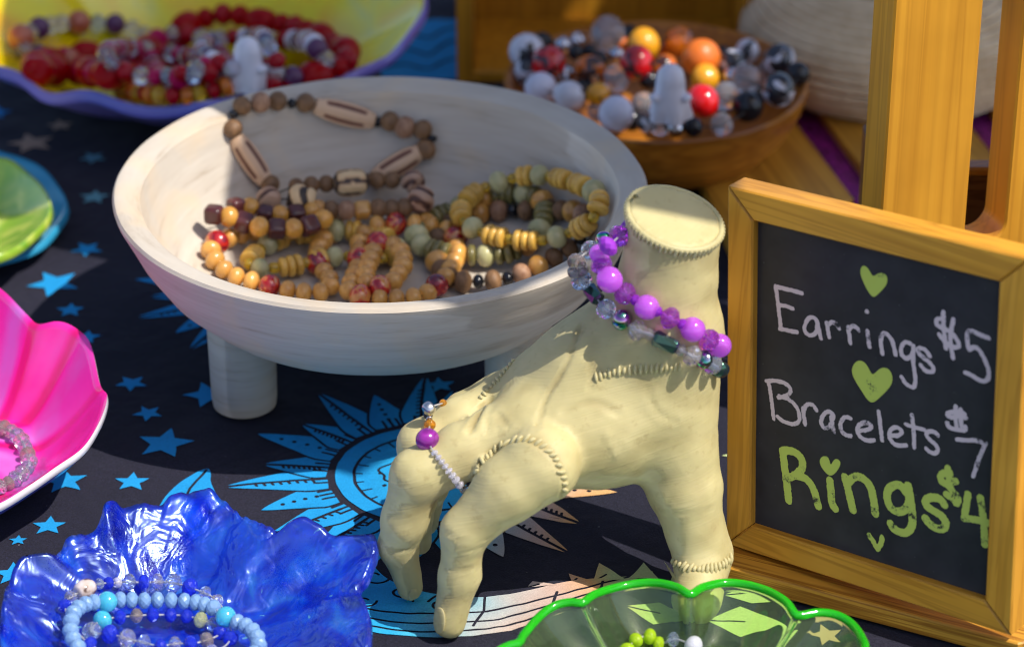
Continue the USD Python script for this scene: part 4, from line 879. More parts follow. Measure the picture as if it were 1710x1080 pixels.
listed_strand(t, [(x, y, 'facet', 13 + (i % 3), 20, cyc[i % 5]) for i, (x, y) in enumerate(ptsb)], in_dish(pink), True)

# green dish over a blue saucer, far left
gc = on_z(-95, 352, 0)
def oval(cx, cy, w, h, z, n=28, wav=0.0, f=9, ph=0): 
    a = np.arange(n * 3) * 2 * np.pi / (n * 3); return [on_z(cx + w * (1 + wav * math.cos(f * t_ + ph)) * math.cos(t_), cy - h * (1 + wav * math.cos(f * t_ + ph)) * math.sin(t_), z) for t_ in a]
def shallow(k, a): return 0.0006 * np.sin(a * 11 + 6 * k) * k
t = Thing('blue_saucer', 'glossy blue saucer under the green dish at the left edge', 'saucer', (gc[0], gc[1], 0))
saucer = Dish(oval(-95, 345, 200, 100, .012, wav=0.012), (gc[0], gc[1]), 0.004, 0.5, 1.5)
plain('teal_glaze', (0.03, 0.30, 0.50), 0.15, coat_weight=.5)
t.part('saucer_body', saucer.solid(0.0028), MATS['teal_glaze'])
t = Thing('green_dish', 'lime green swirled dish at the left edge', 'dish', (gc[0], gc[1], .01))
gdish = Dish(oval(-97, 346, 176, 93, .026, wav=0.015, f=7), (gc[0], gc[1]), 0.0085, 0.55, 1.4, wave=shallow)
speckled('lime_glaze', [(0.3, (0.16, 0.36, 0.02)), (0.5, (0.30, 0.45, 0.04)), (0.62, (0.50, 0.58, 0.10)), (0.75, (0.62, 0.62, 0.05))], 32, 0.2, 2, distortion=1.5, coat_weight=.5)
t.part('dish_body', gdish.solid(0.003), MATS['lime_glaze'])

# yellow scalloped dish with red beads, back left
yrim = [(-90, 60, .06), (-45, 95, .055), (0, 113, .053), (42, 124, .051), (90, 155, .047), (146, 154, .05), (200, 165, .049), (276, 179, .047), (334, 173, .05), (400, 156, .052), (470, 146, .052), (535, 137, .050), (595, 112, .052), (645, 92, .055), (680, 50, .06), (700, 12, .066), (690, -35, .07), (630, -75, .07), (540, -105, .07), (430, -125, .07), (310, -132, .07), (190, -125, .07), (70, -100, .068), (-20, -65, .066), (-85, -20, .063), (-110, 20, .062)]
yc = on_z(310, 165, 0)
yd = Dish(rim_px(yrim, .05), (yc[0], yc[1]), 0.012, 0.42, 1.25, 260, lambda k, a: 0.002 * np.clip(k - .4, 0, 1) * np.sin(a * 12))
t = Thing('scalloped_dish', 'yellow scalloped dish with a violet underside holding red beads, back left', 'dish', (yc[0], yc[1], 0))
speckled('yellow_glaze', [(0.26, (0.50, 0.54, 0.22)), (0.36, (0.66, 0.66, 0.10)), (0.46, (0.80, 0.70, 0.004)), (0.62, (0.84, 0.60, 0.002)), (0.76, (0.84, 0.34, 0.005))], 14, 0.2, 2, distortion=1.0, coat_weight=.4)
mat('violet_glaze', {'g': ('geometry', {}), 'n': ('noise_texture', {'scale': 10.0, 'detail': 2}), 'r': ('rgb_ramp', {'ramp': [(0.35, (0.09, 0.12, 0.52)), (0.65, (0.24, 0.17, 0.50))]}), 'p': ('principled_bsdf', {'roughness': 0.25, 'coat_weight': 0.4})}, [('g.position', 'n.vector'), ('n.fac', 'r.fac'), ('r.color', 'p.base_color')])
t.part('inner_glaze', yd.inside(60), MATS['yellow_glaze'])
t.part('outer_shell', yd.outside(0.0045), MATS['violet_glaze'])
plain('red_glass', (0.40, 0.002, 0.010), 0.15, transmission_weight=0.2, specular_ior_level=.2); plain('magenta_glass', (0.50, 0.004, 0.09), 0.15, transmission_weight=0.2, specular_ior_level=.2); plain('red_bead', (0.33, 0.0015, 0.004), 0.25, specular_ior_level=.15)
plain('white_bead', (0.72, 0.70, 0.76), 0.3, coat_weight=.4); plain('rust_bead', (0.42, 0.10, 0.04), 0.25, coat_weight=.5); plain('plum_bead', (0.10, 0.03, 0.09), 0.25); glass('orange_glass', (0.9, 0.25, 0.02), 0.05, 0, 0.5)
def dish_loop(label, d, pts, pattern, off, loc, n=None):
    tt = Thing('bead_bracelet', label, 'bracelet', loc, 'bracelets in the yellow dish')
    path_strand(tt, [on_height(x, y, d.h, 0.005 + (o[0] if o else 0) + off) for x, y, *o in pts], pattern); return tt
loc = (yc[0], yc[1], .03)
dish_loop('large red bead bracelet arching at the back of the yellow dish', yd, [(300, 58, .008), (335, 34, .01), (385, 24, .012), (430, 36, .01), (470, 40, .01), (515, 52, .008), (555, 72, .006), (575, 105), (520, 130), (440, 138), (360, 128), (310, 95)], [('barrel', .0085, .019, 'red_bead'), ('round', .0062, .011, 'red_bead'), ('round', .0066, .011, 'red_glass'), ('round', .0062, .011, 'red_bead')], 0.004, loc)
dish_loop('large red bead bracelet lying along the front left of the yellow dish', yd, [(58, 118, .002), (115, 118, .003), (175, 124, .004), (235, 130, .004), (290, 136, .004), (310, 112), (250, 92), (170, 92), (95, 98)], [('barrel', .0085, .019, 'red_bead'), ('round', .0064, .011, 'magenta_glass'), ('round', .0064, .011, 'red_bead')], 0.004, loc)
dish_loop('magenta and clear crystal bracelet heaped in the centre of the yellow dish', yd, [(255, 70, .006), (300, 58, .006), (345, 68, .006), (370, 95, .006), (345, 122, .008), (300, 130, .008), (258, 112, .007)], [('facet', .0062, .010, 'magenta_glass'), ('facet', .0058, .009, 'clear_crystal'), ('round', .006, .01, 'red_glass'), ('facet', .0055, .009, 'clear_blue_crystal')], 0.009, loc)
dish_loop('sparse bracelet of plum, rust and clear beads at the left of the yellow dish', yd, [(32, 74, .004), (85, 42, .004), (155, 38, .004), (210, 44, .004), (248, 66, .004), (225, 95), (160, 102), (85, 98)], [('round', .0078, .014, 'rust_bead'), ('facet', .0052, .009, 'clear_blue_crystal'), ('round', .0066, .012, 'plum_bead'), ('facet', .0052, .009, 'clear_crystal'), ('facet', .0052, .009, 'clear_crystal')], 0.002, loc)
dish_loop('orange and amber chip bracelet along the front rim of the yellow dish', yd, [(215, 148), (260, 158), (310, 160), (360, 150), (390, 140), (340, 138), (280, 140)], [('disc', .0055, .006, 'orange_glass'), ('facet', .005, .008, 'gold_glass'), ('round', .005, .008, 'red_glass')], 0.003, loc)
dish_loop('red and white crystal bracelet at the right of the yellow dish', yd, [(440, 70, .006), (490, 68, .006), (535, 88, .006), (548, 112, .004), (510, 128, .004), (455, 122, .006)], [('facet', .006, .010, 'clear_crystal'), ('round', .0062, .011, 'red_bead'), ('facet', .006, .01, 'white_bead'), ('round', .0058, .011, 'plum_bead')], 0.009, loc)
dish_loop('small clear and ruby crystal bracelet spread left of centre in the yellow dish', yd, [(180, 98, .006), (235, 82, .008), (300, 92, .008), (335, 112, .006), (275, 128, .006), (205, 118, .006)], [('facet', .0052, .009, 'clear_crystal'), ('facet', .0052, .009, 'red_glass'), ('facet', .0048, .008, 'clear_blue_crystal'), ('facet', .005, .008, 'magenta_glass')], 0.012, loc)
dish_loop('small clear and plum crystal bracelet around the ghost bead in the yellow dish', yd, [(360, 66, .008), (410, 62, .008), (452, 84, .008), (462, 112, .006), (420, 122, .004), (370, 108, .006)], [('facet', .005, .009, 'clear_crystal'), ('facet', .005, .009, 'red_glass'), ('facet', .0048, .008, 'white_bead'), ('facet', .005, .009, 'plum_bead'), ('facet', .0048, .008, 'clear_blue_crystal')], 0.013, loc)
def ghost(px, py, hpx, h, off, label, face=False):
    P = on_height(px, py, h, off); s = rad(hpx, P)
    b0 = revolve([(0, 0), (.30, 0), (.36, .04), (.33, .3), (.26, .55), (.25, .72), (.21, .88), (.12, .97), (0, 1.0)], 40); v = b0.vertices
    a = np.arctan2(v[:, 1], v[:, 0]); low = np.clip(1 - v[:, 2] / .35, 0, 1); v[:, :2] *= (1 + 0.16 * low * np.cos(5 * a))[:, None]
    arms = [place(trimesh.creation.icosphere(2, 1.0), (x, -.16, .46), (1, 0, 0)) for x in (-.26, .26)]
    for m_ in arms: c = m_.vertices.mean(0); m_.vertices = c + (m_.vertices - c) * np.array([.10, .12, .07])
    tt = Thing('ghost_charm', label, 'charm', P)
    for m_ in [b0] + arms: m_.vertices = m_.vertices * s + P
    tt.part('ghost_body', cat([b0] + arms), MATS['white_bead'])
    for x in (-.08, .08) if face else ():
        e = trimesh.creation.icosphere(2, .035 * s); e.vertices += P + s * np.array([x, -.215, .78]); tt.part('eye', e, MATS['black_gloss'])
    if not face: return
    m_ = trimesh.creation.icosphere(2, .04 * s); m_.vertices *= [1, .5, 1.4]; m_.vertices += P + s * np.array([0, -.235, .64]); tt.part('mouth', m_, MATS['black_gloss'])
ghost(416, 148, 92, yd.h, 0.004, 'white ghost shaped bead among the red beads of the yellow dish', False)

# blue glass dish, front left
brim = [(8, 1075, .028), (12, 1020, .030), (16, 985, .031), (30, 948, .031), (48, 934, .032), (90, 930, .031), (118, 903, .031), (172, 880, .031), (182, 862, .033), (232, 846, .033), (270, 848, .031), (300, 826, .034), (330, 820, .035), (368, 830, .034), (386, 852, .030), (402, 866, .030), (440, 882, .031), (460, 890, .030), (502, 880, .033), (560, 899, .032), (612, 902, .032), (620, 922, .031), (603, 957, .029), (588, 982, .028), (603, 1008, .029), (610, 1045, .028), (600, 1085, .028), (585, 1130, .028), (540, 1180, .028), (470, 1215, .028), (380, 1235, .028), (290, 1238, .028), (200, 1225, .028), (120, 1190, .028), (60, 1150, .028), (25, 1115, .028)]
bc = on_z(310, 1060, 0)
def ripple(k, a): 
    x, y = np.cos(a) * k, np.sin(a) * k; o = np.zeros_like(x); rimw = np.clip((k - .62) / .38, 0, 1) ** 1.6
    pools = meshkit.noise(np.stack([x * 3.4 + .6 * np.sin(4 * y), y * 2.6, o], -1), 3) - .5
    fold = meshkit.noise(np.stack([np.cos(a + .5 * k) * 6, np.sin(a + .5 * k) * 6, k * 3], -1), 5) - .5
    fine = meshkit.noise(np.stack([np.cos(a + .9 * k) * 17, np.sin(a + .9 * k) * 17, k * 5], -1), 8) - .5
    return 0.0050 * pools * np.clip(1.6 - 1.2 * k, .3, 1) * np.clip(k * 4, 0, 1) + rimw * (0.010 * fold + 0.0030 * fine) + 0.0030 * np.clip(k - .3, 0, 1) * (meshkit.fbm(np.stack([x * 8, y * 8, o], -1), 2, 21) - .5)
bd = Dish(rim_px(brim, .03), (bc[0], bc[1]), 0.0065, 0.42, 1.25, 480, ripple)
qa = np.stack([np.cos(bd.a) * 9, np.sin(bd.a) * 9, 0 * bd.a], -1); bd.R = bd.R * (1 + 0.03 * (meshkit.fbm(qa * .6, 2, 31) - .5))
mat('blue_glass', {'g': ('geometry', {}), 'n': ('noise_texture', {'scale': 34.0, 'detail': 4, 'distortion': 1.6}), 'r': ('rgb_ramp', {'ramp': [(0.28, (0.0003, 0.003, 0.26)), (0.45, (0.001, 0.022, 0.66)), (0.58, (0.003, 0.085, 0.88)), (0.72, (0.03, 0.25, 0.98))]}), 'c': ('noise_texture', {'scale': 85.0, 'detail': 2, 'distortion': 1.5}), 'cr': ('rgb_ramp', {'ramp': [(0.70, (0, 0, 0)), (0.73, (0.8, 0.8, 0.8))]}), 'cx': ('mix_color', {'b': (0.25, 0.75, 0.85)}),
    'v': ('noise_texture', {'scale': 2600.0, 'detail': 1}), 'v2': ('noise_texture', {'scale': 40.0, 'detail': 2}), 'vm': ('math', {'math_type': 'multiply_add', 'value2': 0.5}), 'vr': ('map_range', {'from_min': 0.60, 'from_max': 0.66, 'to_min': 0.0, 'to_max': 0.22, 'clamp': True}),
    'mtl': ('principled_bsdf', {'base_color': (0.45, 0.62, 1.0), 'metallic': 1.0, 'roughness': 0.28}),
    'p': ('principled_bsdf', {'roughness': 0.02, 'transmission_weight': 0.6, 'ior': 1.46, 'specular_ior_level': 0.35}), 'b': ('bump', {'strength': 0.55, 'distance': 0.004}), 'n6': ('noise_texture', {'scale': 60.0, 'detail': 2, 'distortion': 1.6}), 'o': ('mix_closure', {})},
    [('g.position', 'n.vector'), ('n.fac', 'r.fac'), ('g.position', 'c.vector'), ('c.fac', 'cr.fac'), ('cr.color', 'cx.fac'), ('r.color', 'cx.a'), ('cx.result', 'p.base_color'), ('g.position', 'v.vector'), ('g.position', 'v2.vector'), ('v.fac', 'vm.value1'), ('v2.fac', 'vm.value3'), ('vm.value', 'vr.value'), ('g.position', 'n6.vector'), ('n6.fac', 'b.height'), ('b.normal', 'p.normal'), ('b.normal', 'mtl.normal'), ('vr.result', 'o.fac'), ('p.BSDF', 'o.closure1'), ('mtl.BSDF', 'o.closure2')], surface='o.closure')
t = Thing('blue_glass_dish', 'deep blue rippled glass dish with a ruffled edge, front left', 'dish', (bc[0], bc[1], 0))
t.part('dish_body', bd.solid(0.0034, 70), MATS['blue_glass'])
plain('powder_blue', (0.17, 0.30, 0.52), 0.35, coat_weight=0.2)
mat('aqua_bead', {'p': ('principled_bsdf', {'base_color': (0.08, 0.58, 0.78), 'roughness': 0.12, 'transmission_weight': 0.4, 'subsurface_weight': 0.4, 'subsurface_scale': 0.004, 'coat_weight': .5})}, [])
glass('cobalt_glass', (0.03, 0.06, 0.80), 0.03, 0, 0.6); speckled('shell_bead', [(0.4, (0.62, 0.54, 0.52)), (0.55, (0.5, 0.4, 0.34)), (0.62, (0.10, 0.05, 0.03))], 160, 0.15, 2, coat_weight=.6)
glass('gold_sheen', (.75, .8, .45), .04, 480, .7)
loc = (bc[0], bc[1], .02)
t = Thing('bead_bracelet', 'powder blue cut bead bracelet with aqua beads, on top in the blue glass dish', 'bracelet', loc, 'bracelets in the blue glass dish')
pw = lambda x, y: (x, y, 'facet', 14.5, 21, 'powder_blue')
aq = lambda x, y: (x, y, 'round', 18, 34, 'aqua_bead')
chainp = [pw(118, 1052), pw(119, 1036), pw(123, 1023), pw(131, 1014), pw(143, 1008), pw(157, 1005), aq(179, 1004), pw(201, 1001), pw(220, 1001), pw(241, 1002), pw(263, 1001), pw(286, 1002), pw(308, 1003), pw(326, 1005), pw(341, 1009), pw(356, 1014), aq(377, 1029), pw(396, 1038), pw(410, 1044), pw(421, 1052), pw(429, 1063), pw(432, 1076), pw(425, 1090), pw(408, 1102), aq(385, 1112), pw(350, 1120), pw(328, 1123), pw(306, 1125), pw(284, 1126), pw(262, 1126), pw(240, 1125), pw(218, 1122), pw(196, 1118), pw(174, 1111), aq(148, 1098), pw(130, 1080), pw(122, 1066)]
listed_strand(t, chainp, in_dish(bd, 0.0075), True)
t = Thing('bead_bracelet', 'clear and cobalt crystal bracelet with a shell bead, behind the powder blue one', 'bracelet', loc, 'bracelets in the blue glass dish')
listed_strand(t, [(108, 1010, 'facet', 12, 18, 'cobalt_glass'), (118, 997, 'facet', 12, 18, 'clear_crystal'), (142, 983, 'barrel', 17, 36, 'shell_bead'), (166, 974, 'facet', 10, 14, 'clear_blue_crystal'), (181, 973, 'facet', 11, 14, 'cobalt_glass'), (196, 972, 'barrel', 9, 13, 'clear_seed'), (216, 971, 'facet', 15, 21, 'clear_blue_crystal'), (240, 972, 'facet', 14, 18, 'cobalt_glass'), (263, 971, 'facet', 15, 20, 'clear_crystal'), (289, 973, 'facet', 17, 27, 'clear_blue_crystal'),
    (317, 980, 'facet', 16, 24, 'cobalt_glass'), (342, 990, 'facet', 13, 18, 'clear_blue_crystal'), (362, 1002, 'facet', 12, 16, 'clear_crystal'), (385, 1065, 'facet', 14, 20, 'cobalt_glass'), (355, 1088, 'facet', 14, 20, 'clear_crystal'), (300, 1100, 'facet', 14, 20, 'cobalt_glass'), (230, 1098, 'facet', 14, 20, 'clear_crystal'), (150, 1075, 'facet', 14, 20, 'cobalt_glass')], in_dish(bd, 0.002), True)
t = Thing('bead_bracelet', 'clear and blue crystal bracelet inside the ring of the powder blue one', 'bracelet', loc, 'bracelets in the blue glass dish')
listed_strand(t, [(171, 1035, 'round', 17, 30, 'aqua_bead'), (153, 1053, 'facet', 17, 26, 'clear_blue_crystal'), (183, 1058, 'facet', 17, 27, 'cobalt_glass'), (212, 1066, 'facet', 18, 28, 'clear_crystal'), (240, 1072, 'facet', 14, 22, 'clear_blue_crystal'), (268, 1078, 'facet', 13, 20, 'cobalt_glass'), (292, 1074, 'facet', 13, 20, 'clear_crystal'), (318, 1074, 'facet', 14, 22, 'cobalt_glass'), (345, 1068, 'facet', 14, 22, 'smoky_crystal'), (368, 1056, 'facet', 13, 20, 'cobalt_glass'), (356, 1042, 'facet', 13, 20, 'clear_blue_crystal'),
    (335, 1034, 'facet', 14, 22, 'gold_sheen'), (312, 1028, 'facet', 13, 20, 'cobalt_glass'), (285, 1026, 'facet', 13, 20, 'cobalt_glass'), (255, 1026, 'facet', 13, 20, 'cobalt_glass'), (228, 1027, 'facet', 13, 20, 'smoky_crystal'), (200, 1030, 'facet', 13, 20, 'cobalt_glass')], in_dish(bd, 0.003), True)

# clear dish with a green scalloped edge, front centre
lobes = [((870, 1075), (915, 1022), (975, 1013)), ((975, 1013), (1062, 974), (1152, 999)), ((1152, 999), (1240, 974), (1328, 1031)), ((1328, 1031), (1408, 1032), (1442, 1095)), ((1442, 1095), (1500, 1150), (1455, 1215)), ((1455, 1215), (1445, 1295), (1350, 1300)), ((1350, 1300), (1275, 1365), (1180, 1345)),
         ((1180, 1345), (1075, 1375), (1000, 1320)), ((1000, 1320), (895, 1325), (880, 1250)), ((880, 1250), (805, 1200), (845, 1140)), ((845, 1140), (832, 1100), (870, 1075))]
gpts = []
for a_, m_, b_ in lobes:
    a_, m_, b_ = map(np.array, (a_, m_, b_)); q_ = 2 * m_ - .5 * (a_ + b_)
    gpts += [tuple((1 - t_) ** 2 * a_ + 2 * t_ * (1 - t_) * q_ + t_ ** 2 * b_) for t_ in np.linspace(0, 1, 12, endpoint=False)]
c2 = on_z(1150, 1195, 0)
d2 = Dish(rim_px(gpts, .026), (c2[0], c2[1]), 0.0055, 0.60, 1.7, 320, lambda k, a: 0.0012 * np.clip((k - .45) * 2, 0, 1) * np.cos(a * 8))
mat('clear_green_glass', {'p': ('principled_bsdf', {'base_color': (0.68, 0.94, 0.46), 'roughness': 0.01, 'transmission_weight': 0.975, 'ior': 1.47})}, [])
plain('green_edge', (0.03, 0.70, 0.02), 0.08, transmission_weight=0.55)
t = Thing('glass_dish', 'clear glass dish with a bright green scalloped edge, front centre', 'dish', (c2[0], c2[1], 0))
t.part('dish_body', d2.solid(0.0026, 50), MATS['clear_green_glass'])
rimc = d2.grid(np.array([1.0]), 0.0012, -0.0003)[0]
t.part('green_rim', tube(rimc, 0.0018, 12, True), MATS['green_edge'])
ridge = d2.grid(np.array([0.66]), 0, -0.0006)[0]
t.part('inner_ridge', tube(ridge, 0.0011, 10, True), MATS['clear_green_glass'])
glass('lime_glass', (0.62, 0.90, 0.02), 0.05, 0, 0.6)
t = Thing('bead_bracelet', 'lime green and clear bead bracelet in the clear glass dish', 'bracelet', (c2[0], c2[1], .01))
fl = [(1048, 1085, 'round', 14, 22, 'lime_glass'), (1062, 1068, 'round', 13, 22, 'lime_glass'), (1085, 1062, 'round', 14, 22, 'lime_glass'), (1100, 1074, 'facet', 13, 18, 'lime_glass'), (1124, 1067, 'facet', 13, 20, 'clear_blue_crystal'), (1158, 1078, 'round', 18, 30, 'milky_white'), (1190, 1092, 'facet', 13, 20, 'clear_crystal'), (1205, 1120, 'round', 16, 26, 'lime_glass'), (1180, 1150, 'round', 16, 26, 'milky_white'), (1130, 1160, 'facet', 14, 22, 'clear_crystal'), (1080, 1150, 'round', 15, 26, 'lime_glass'), (1045, 1120, 'facet', 14, 22, 'clear_crystal')]
glass('milky_white', (.85, .85, .92), .15, 0, .45)
listed_strand(t, fl, in_dish(d2, 0.001), True)
# ------------------------------------------------------------------ brown wooden bowl of chunky beads
kc = on_z(1092, 268, 0); KZ = 0.049; KR = 0.0835
K_IN = np.array([(0, .012), (.04, .014), (.06, .021), (.072, .033), (.0795, .0475)])
def keg_h(x, y):
    rho = np.hypot(np.asarray(x) - kc[0], np.asarray(y) - kc[1]); return np.where(rho < .0795, np.interp(rho, K_IN[:, 0], K_IN[:, 1]), np.where(rho < KR, KZ, -1))
wood('acacia', (0.32, 0.10, 0.010), (0.52, 0.21, 0.022), 0.3, 0, 0.3, 120, 0.4, 0.5)
t = Thing('wooden_bowl', 'round brown wooden bowl full of chunky beads behind the footed bowl', 'bowl', (kc[0], kc[1], 0))
pr = [(0, .001), (.040, .001), (.046, .003), (.062, .011), (.074, .024), (.081, .038), (.0835, .0475), (.0828, .0492), (.0810, .0496), (.0795, .0482)] + [tuple(p) for p in K_IN[::-1]]
dn = [pr[0]]
for a, b_ in zip(pr[:-1], pr[1:]):
    k = max(1, int(np.hypot(a[0] - b_[0], a[1] - b_[1]) / 0.005)); dn += [(a[0] + (b_[0] - a[0]) * i / k, a[1] + (b_[1] - a[1]) * i / k) for i in range(1, k + 1)]
m = revolve(dn, 96); m.vertices[:, :2] += kc[:2]; t.part('bowl_body', m, MATS['acacia'], smooth=40)
def spotted(name, base, spot, scale, thr, rough=0.15):
    mat(name, {'g': ('geometry', {}), 'n': ('noise_texture', {'scale': scale, 'detail': 1, 'distortion': 0.8}), 'r': ('rgb_ramp', {'ramp': [(thr - .015, base), (thr + .015, spot)]}), 'p': ('principled_bsdf', {'roughness': rough, 'coat_weight': .6, 'coat_roughness': .05})},
        [('g.position', 'n.vector'), ('n.fac', 'r.fac'), ('r.color', 'p.base_color')])
spotted('bone_white_spotted', (0.62, 0.61, 0.66), (0.02, 0.02, 0.025), 95, 0.56); spotted('zebra_bead', (0.62, 0.62, 0.68), (0.015, 0.015, 0.02), 75, 0.50); spotted('red_spotted', (0.50, 0.006, 0.010), (0.03, 0.01, 0.015), 110, 0.56)
spotted('orange_spotted', (0.72, 0.17, 0.01), (0.05, 0.015, 0.01), 85, 0.56); plain('orange_bead', (0.72, 0.16, 0.012), 0.4, coat_weight=.2); plain('amber_bead', (0.78, 0.34, 0.01), 0.3, coat_weight=.4); plain('pearl_white', (0.66, 0.65, 0.74), 0.45, coat_weight=.2)
glass('smoke_glass', (.8, .82, .86), .03, 0, .85); mat('chrome_bead', {'p': ('principled_bsdf', {'base_color': (.6, .6, .64), 'metallic': 1.0, 'roughness': .12})}, []); plain('red_gloss', (0.62, 0.004, 0.006), 0.08, coat_weight=1.0)
def on_plane(off): return lambda px, py, r: on_z(px, py, 0.0535 + off)
def chunky(label, beads, off=0.0, closed=False):
    tt = Thing('chunky_bead_bracelet', label, 'bracelet', (kc[0], kc[1], .05), 'chunky bracelets in the wooden bowl')
    P = [on_z(b[0], b[1], 0.0500 + (b[4] if len(b) > 4 else 0)) for b in beads]
    for i, b in enumerate(beads):
        ax = P[(i + 1) % len(P)] - P[i - 1]; put_bead(tt, b[2] if False else 'round', rad(b[2], P[i]), rad(b[2] * 1.84, P[i]), b[3], P[i], ax, i)
    tt.part('cord', tube(spline(np.array(P), 5 * len(P), True), 0.0005, 6, True), MATS['dark_cord'])
chunky('chunky bracelet of red spotted and white patterned beads, left in the wooden bowl', [(880, 86, 31, 'bone_white_spotted', .004), (916, 105, 30, 'red_spotted', .008), (950, 160, 27, 'bone_white_spotted', .004), (903, 148, 28, 'pearl_white'), (880, 122, 24, 'bone_white_spotted', -.004), (905, 72, 20, 'black_gloss', -.002)])
chunky('chunky bracelet of orange and amber beads at the back of the wooden bowl', [(1075, 74, 29, 'amber_bead', .004), (1135, 70, 27, 'orange_spotted', .002), (1171, 97, 33, 'orange_bead', .008), (1178, 131, 25, 'amber_bead', .002), (1110, 112, 22, 'orange_spotted', -.004), (1040, 76, 14, 'orange_bead')])
chunky('chunky bracelet of red, white and clear beads in the middle of the wooden bowl', [(1063, 105, 31, 'red_spotted', .010), (1030, 130, 24, 'smoke_glass', .002), (985, 118, 27, 'orange_spotted'), (999, 158, 20, 'amber_bead', .001), (1029, 191, 32, 'pearl_white', .004), (1075, 175, 22, 'smoke_glass', -.003), (1085, 135, 18, 'black_gloss')])
chunky('chunky bracelet with one glossy red bead among black ones, front of the wooden bowl', [(1173, 169, 30, 'red_gloss', .008), (1212, 160, 24, 'smoke_glass', .004), (1248, 178, 27, 'black_gloss', .003), (1205, 208, 20, 'smoke_glass', .002), (1157, 212, 18, 'black_gloss', .002), (1103, 208, 20, 'smoke_glass', .002), (1128, 215, 16, 'chrome_bead', .002), (1080, 207, 16, 'bone_white_spotted', .002), (1140, 185, 16, 'black_gloss', -.002)])
chunky('chunky bracelet of zebra striped beads at the right of the wooden bowl', [(1222, 104, 24, 'zebra_bead', .004), (1248, 86, 22, 'bone_white_spotted', .003), (1302, 100, 28, 'zebra_bead', .004), (1332, 124, 21, 'black_gloss', .004), (1300, 150, 30, 'zebra_bead', .008), (1245, 133, 26, 'smoke_glass', .003), (1222, 128, 16, 'chrome_bead', .002)])
chunky('chunky bracelet of clear and small black beads, back left in the wooden bowl', [(1015, 56, 31, 'smoke_glass', .006), (985, 86, 13, 'black_gloss', .003), (962, 88, 14, 'black_gloss', .003), (940, 76, 16, 'chrome_bead', .002), (1000, 100, 16, 'black_gloss', .001), (1030, 92, 14, 'chrome_bead', .003)])
chunky('chunky bracelet of small black, chrome and orange beads beneath the others in the wooden bowl', [(900, 118, 20, 'black_gloss', -.008), (945, 128, 20, 'chrome_bead', -.008), (975, 150, 20, 'black_gloss', -.008), (1000, 185, 20, 'smoke_glass', -.008), (1055, 200, 20, 'black_gloss', -.008), (1090, 190, 20, 'orange_spotted', -.008), (1145, 195, 20, 'black_gloss', -.008), (1200, 185, 20, 'chrome_bead', -.008), (1262, 158, 20, 'black_gloss', -.008), (1280, 120, 20, 'smoke_glass', -.008), (1205, 95, 20, 'black_gloss', -.008), (1100, 90, 20, 'orange_bead', -.008), (1050, 60, 20, 'black_gloss', -.008), (960, 70, 20, 'chrome_bead', -.008)])
ghost(1118, 198, 98, keg_h, 0.026, 'white ghost shaped bead standing in the wooden bowl', False)

# ------------------------------------------------------------------ open wooden box behind it
wood('box_wood', (0.52, 0.22, 0.010), (0.62, 0.30, 0.02), 0.0, 2, 0.5, 150, 0.35)
xl = on_z(763, 140, 0); by = xl[1]; x1 = on_z(1262, 120, 0)[0]
t = Thing('wooden_box', 'open fronted brown wooden box standing behind the wooden bowl', 'box', (xl[0], by, 0))
t.part('side_panel', box_between(xl[0], xl[0] + .0095, by, by + .13, 0.0005, .14), MATS['box_wood'], smooth=False)
t.part('side_panel', box_between(x1 - .0095, x1, by, by + .13, 0.0005, .14), MATS['box_wood'], smooth=False)
t.part('back_panel', box_between(xl[0] + .0097, x1 - .0097, by + .085, by + .0945, 0.0005, .14), MATS['box_wood'], smooth=False)
t.part('bottom_panel', box_between(xl[0] + .0097, x1 - .0097, by + .002, by + .0848, 0.0005, .007), MATS['box_wood'], smooth=False)

# ------------------------------------------------------------------ rope basket
mat('cotton_rope', {'g': ('geometry', {}), 'n': ('noise_texture', {'scale': 60.0, 'detail': 4}), 'r': ('rgb_ramp', {'ramp': [(0.3, (0.54, 0.38, 0.21)), (0.7, (0.72, 0.55, 0.34))]}), 'm': ('mapping', {'rotation': (0, 0.6, 0), 'scale': (420, 420, 160)}), 'n2': ('noise_texture', {'scale': 1.0, 'detail': 2}), 'b': ('bump', {'strength': 0.8, 'distance': 0.0018}), 'p': ('principled_bsdf', {'roughness': 0.9, 'specular_ior_level': .15, 'sheen_weight': .2})},
    [('g.position', 'n.vector'), ('n.fac', 'r.fac'), ('r.color', 'p.base_color'), ('g.position', 'm.vector'), ('m.vector', 'n2.vector'), ('n2.fac', 'b.height'), ('b.normal', 'p.normal')])
ba = on_z(1482, 150, 0)
t = Thing('rope_basket', 'round cream rope basket at the back, behind the wooden post', 'basket', (ba[0], ba[1], 0))
prof_b = spline([(.045, .004), (.066, .010), (.081, .022), (.085, .038), (.077, .054), (.061, .065), (.046, .0685), (.038, .066), (.034, .054), (.033, .040)], 400)
ln = np.concatenate([[0], np.cumsum(np.linalg.norm(np.diff(prof_b, axis=0), axis=1))]); nc = int(ln[-1] / 0.0052)
for k in range(nc):
    s_ = (k + .5) * ln[-1] / nc; r_, z_ = np.interp(s_, ln, prof_b[:, 0]), np.interp(s_, ln, prof_b[:, 1]); a = np.arange(120) * 2 * np.pi / 120
    tw = 0.0031 * (1 + 0.08 * np.cos(a * 60 + k)); t.part('rope_coil', tube(np.column_stack([ba[0] + r_ * np.cos(a), ba[1] + r_ * np.sin(a), z_ + 0.0002 * np.sin(a * 5 + k) + 0 * a]), tw, 8, True), MATS['cotton_rope'])
t.part('base', revolve([(0, .001), (.045, .001), (.047, .004), (.045, .007), (0, .007)], 48).apply_translation([ba[0], ba[1], 0]), MATS['cotton_rope'], smooth=30)

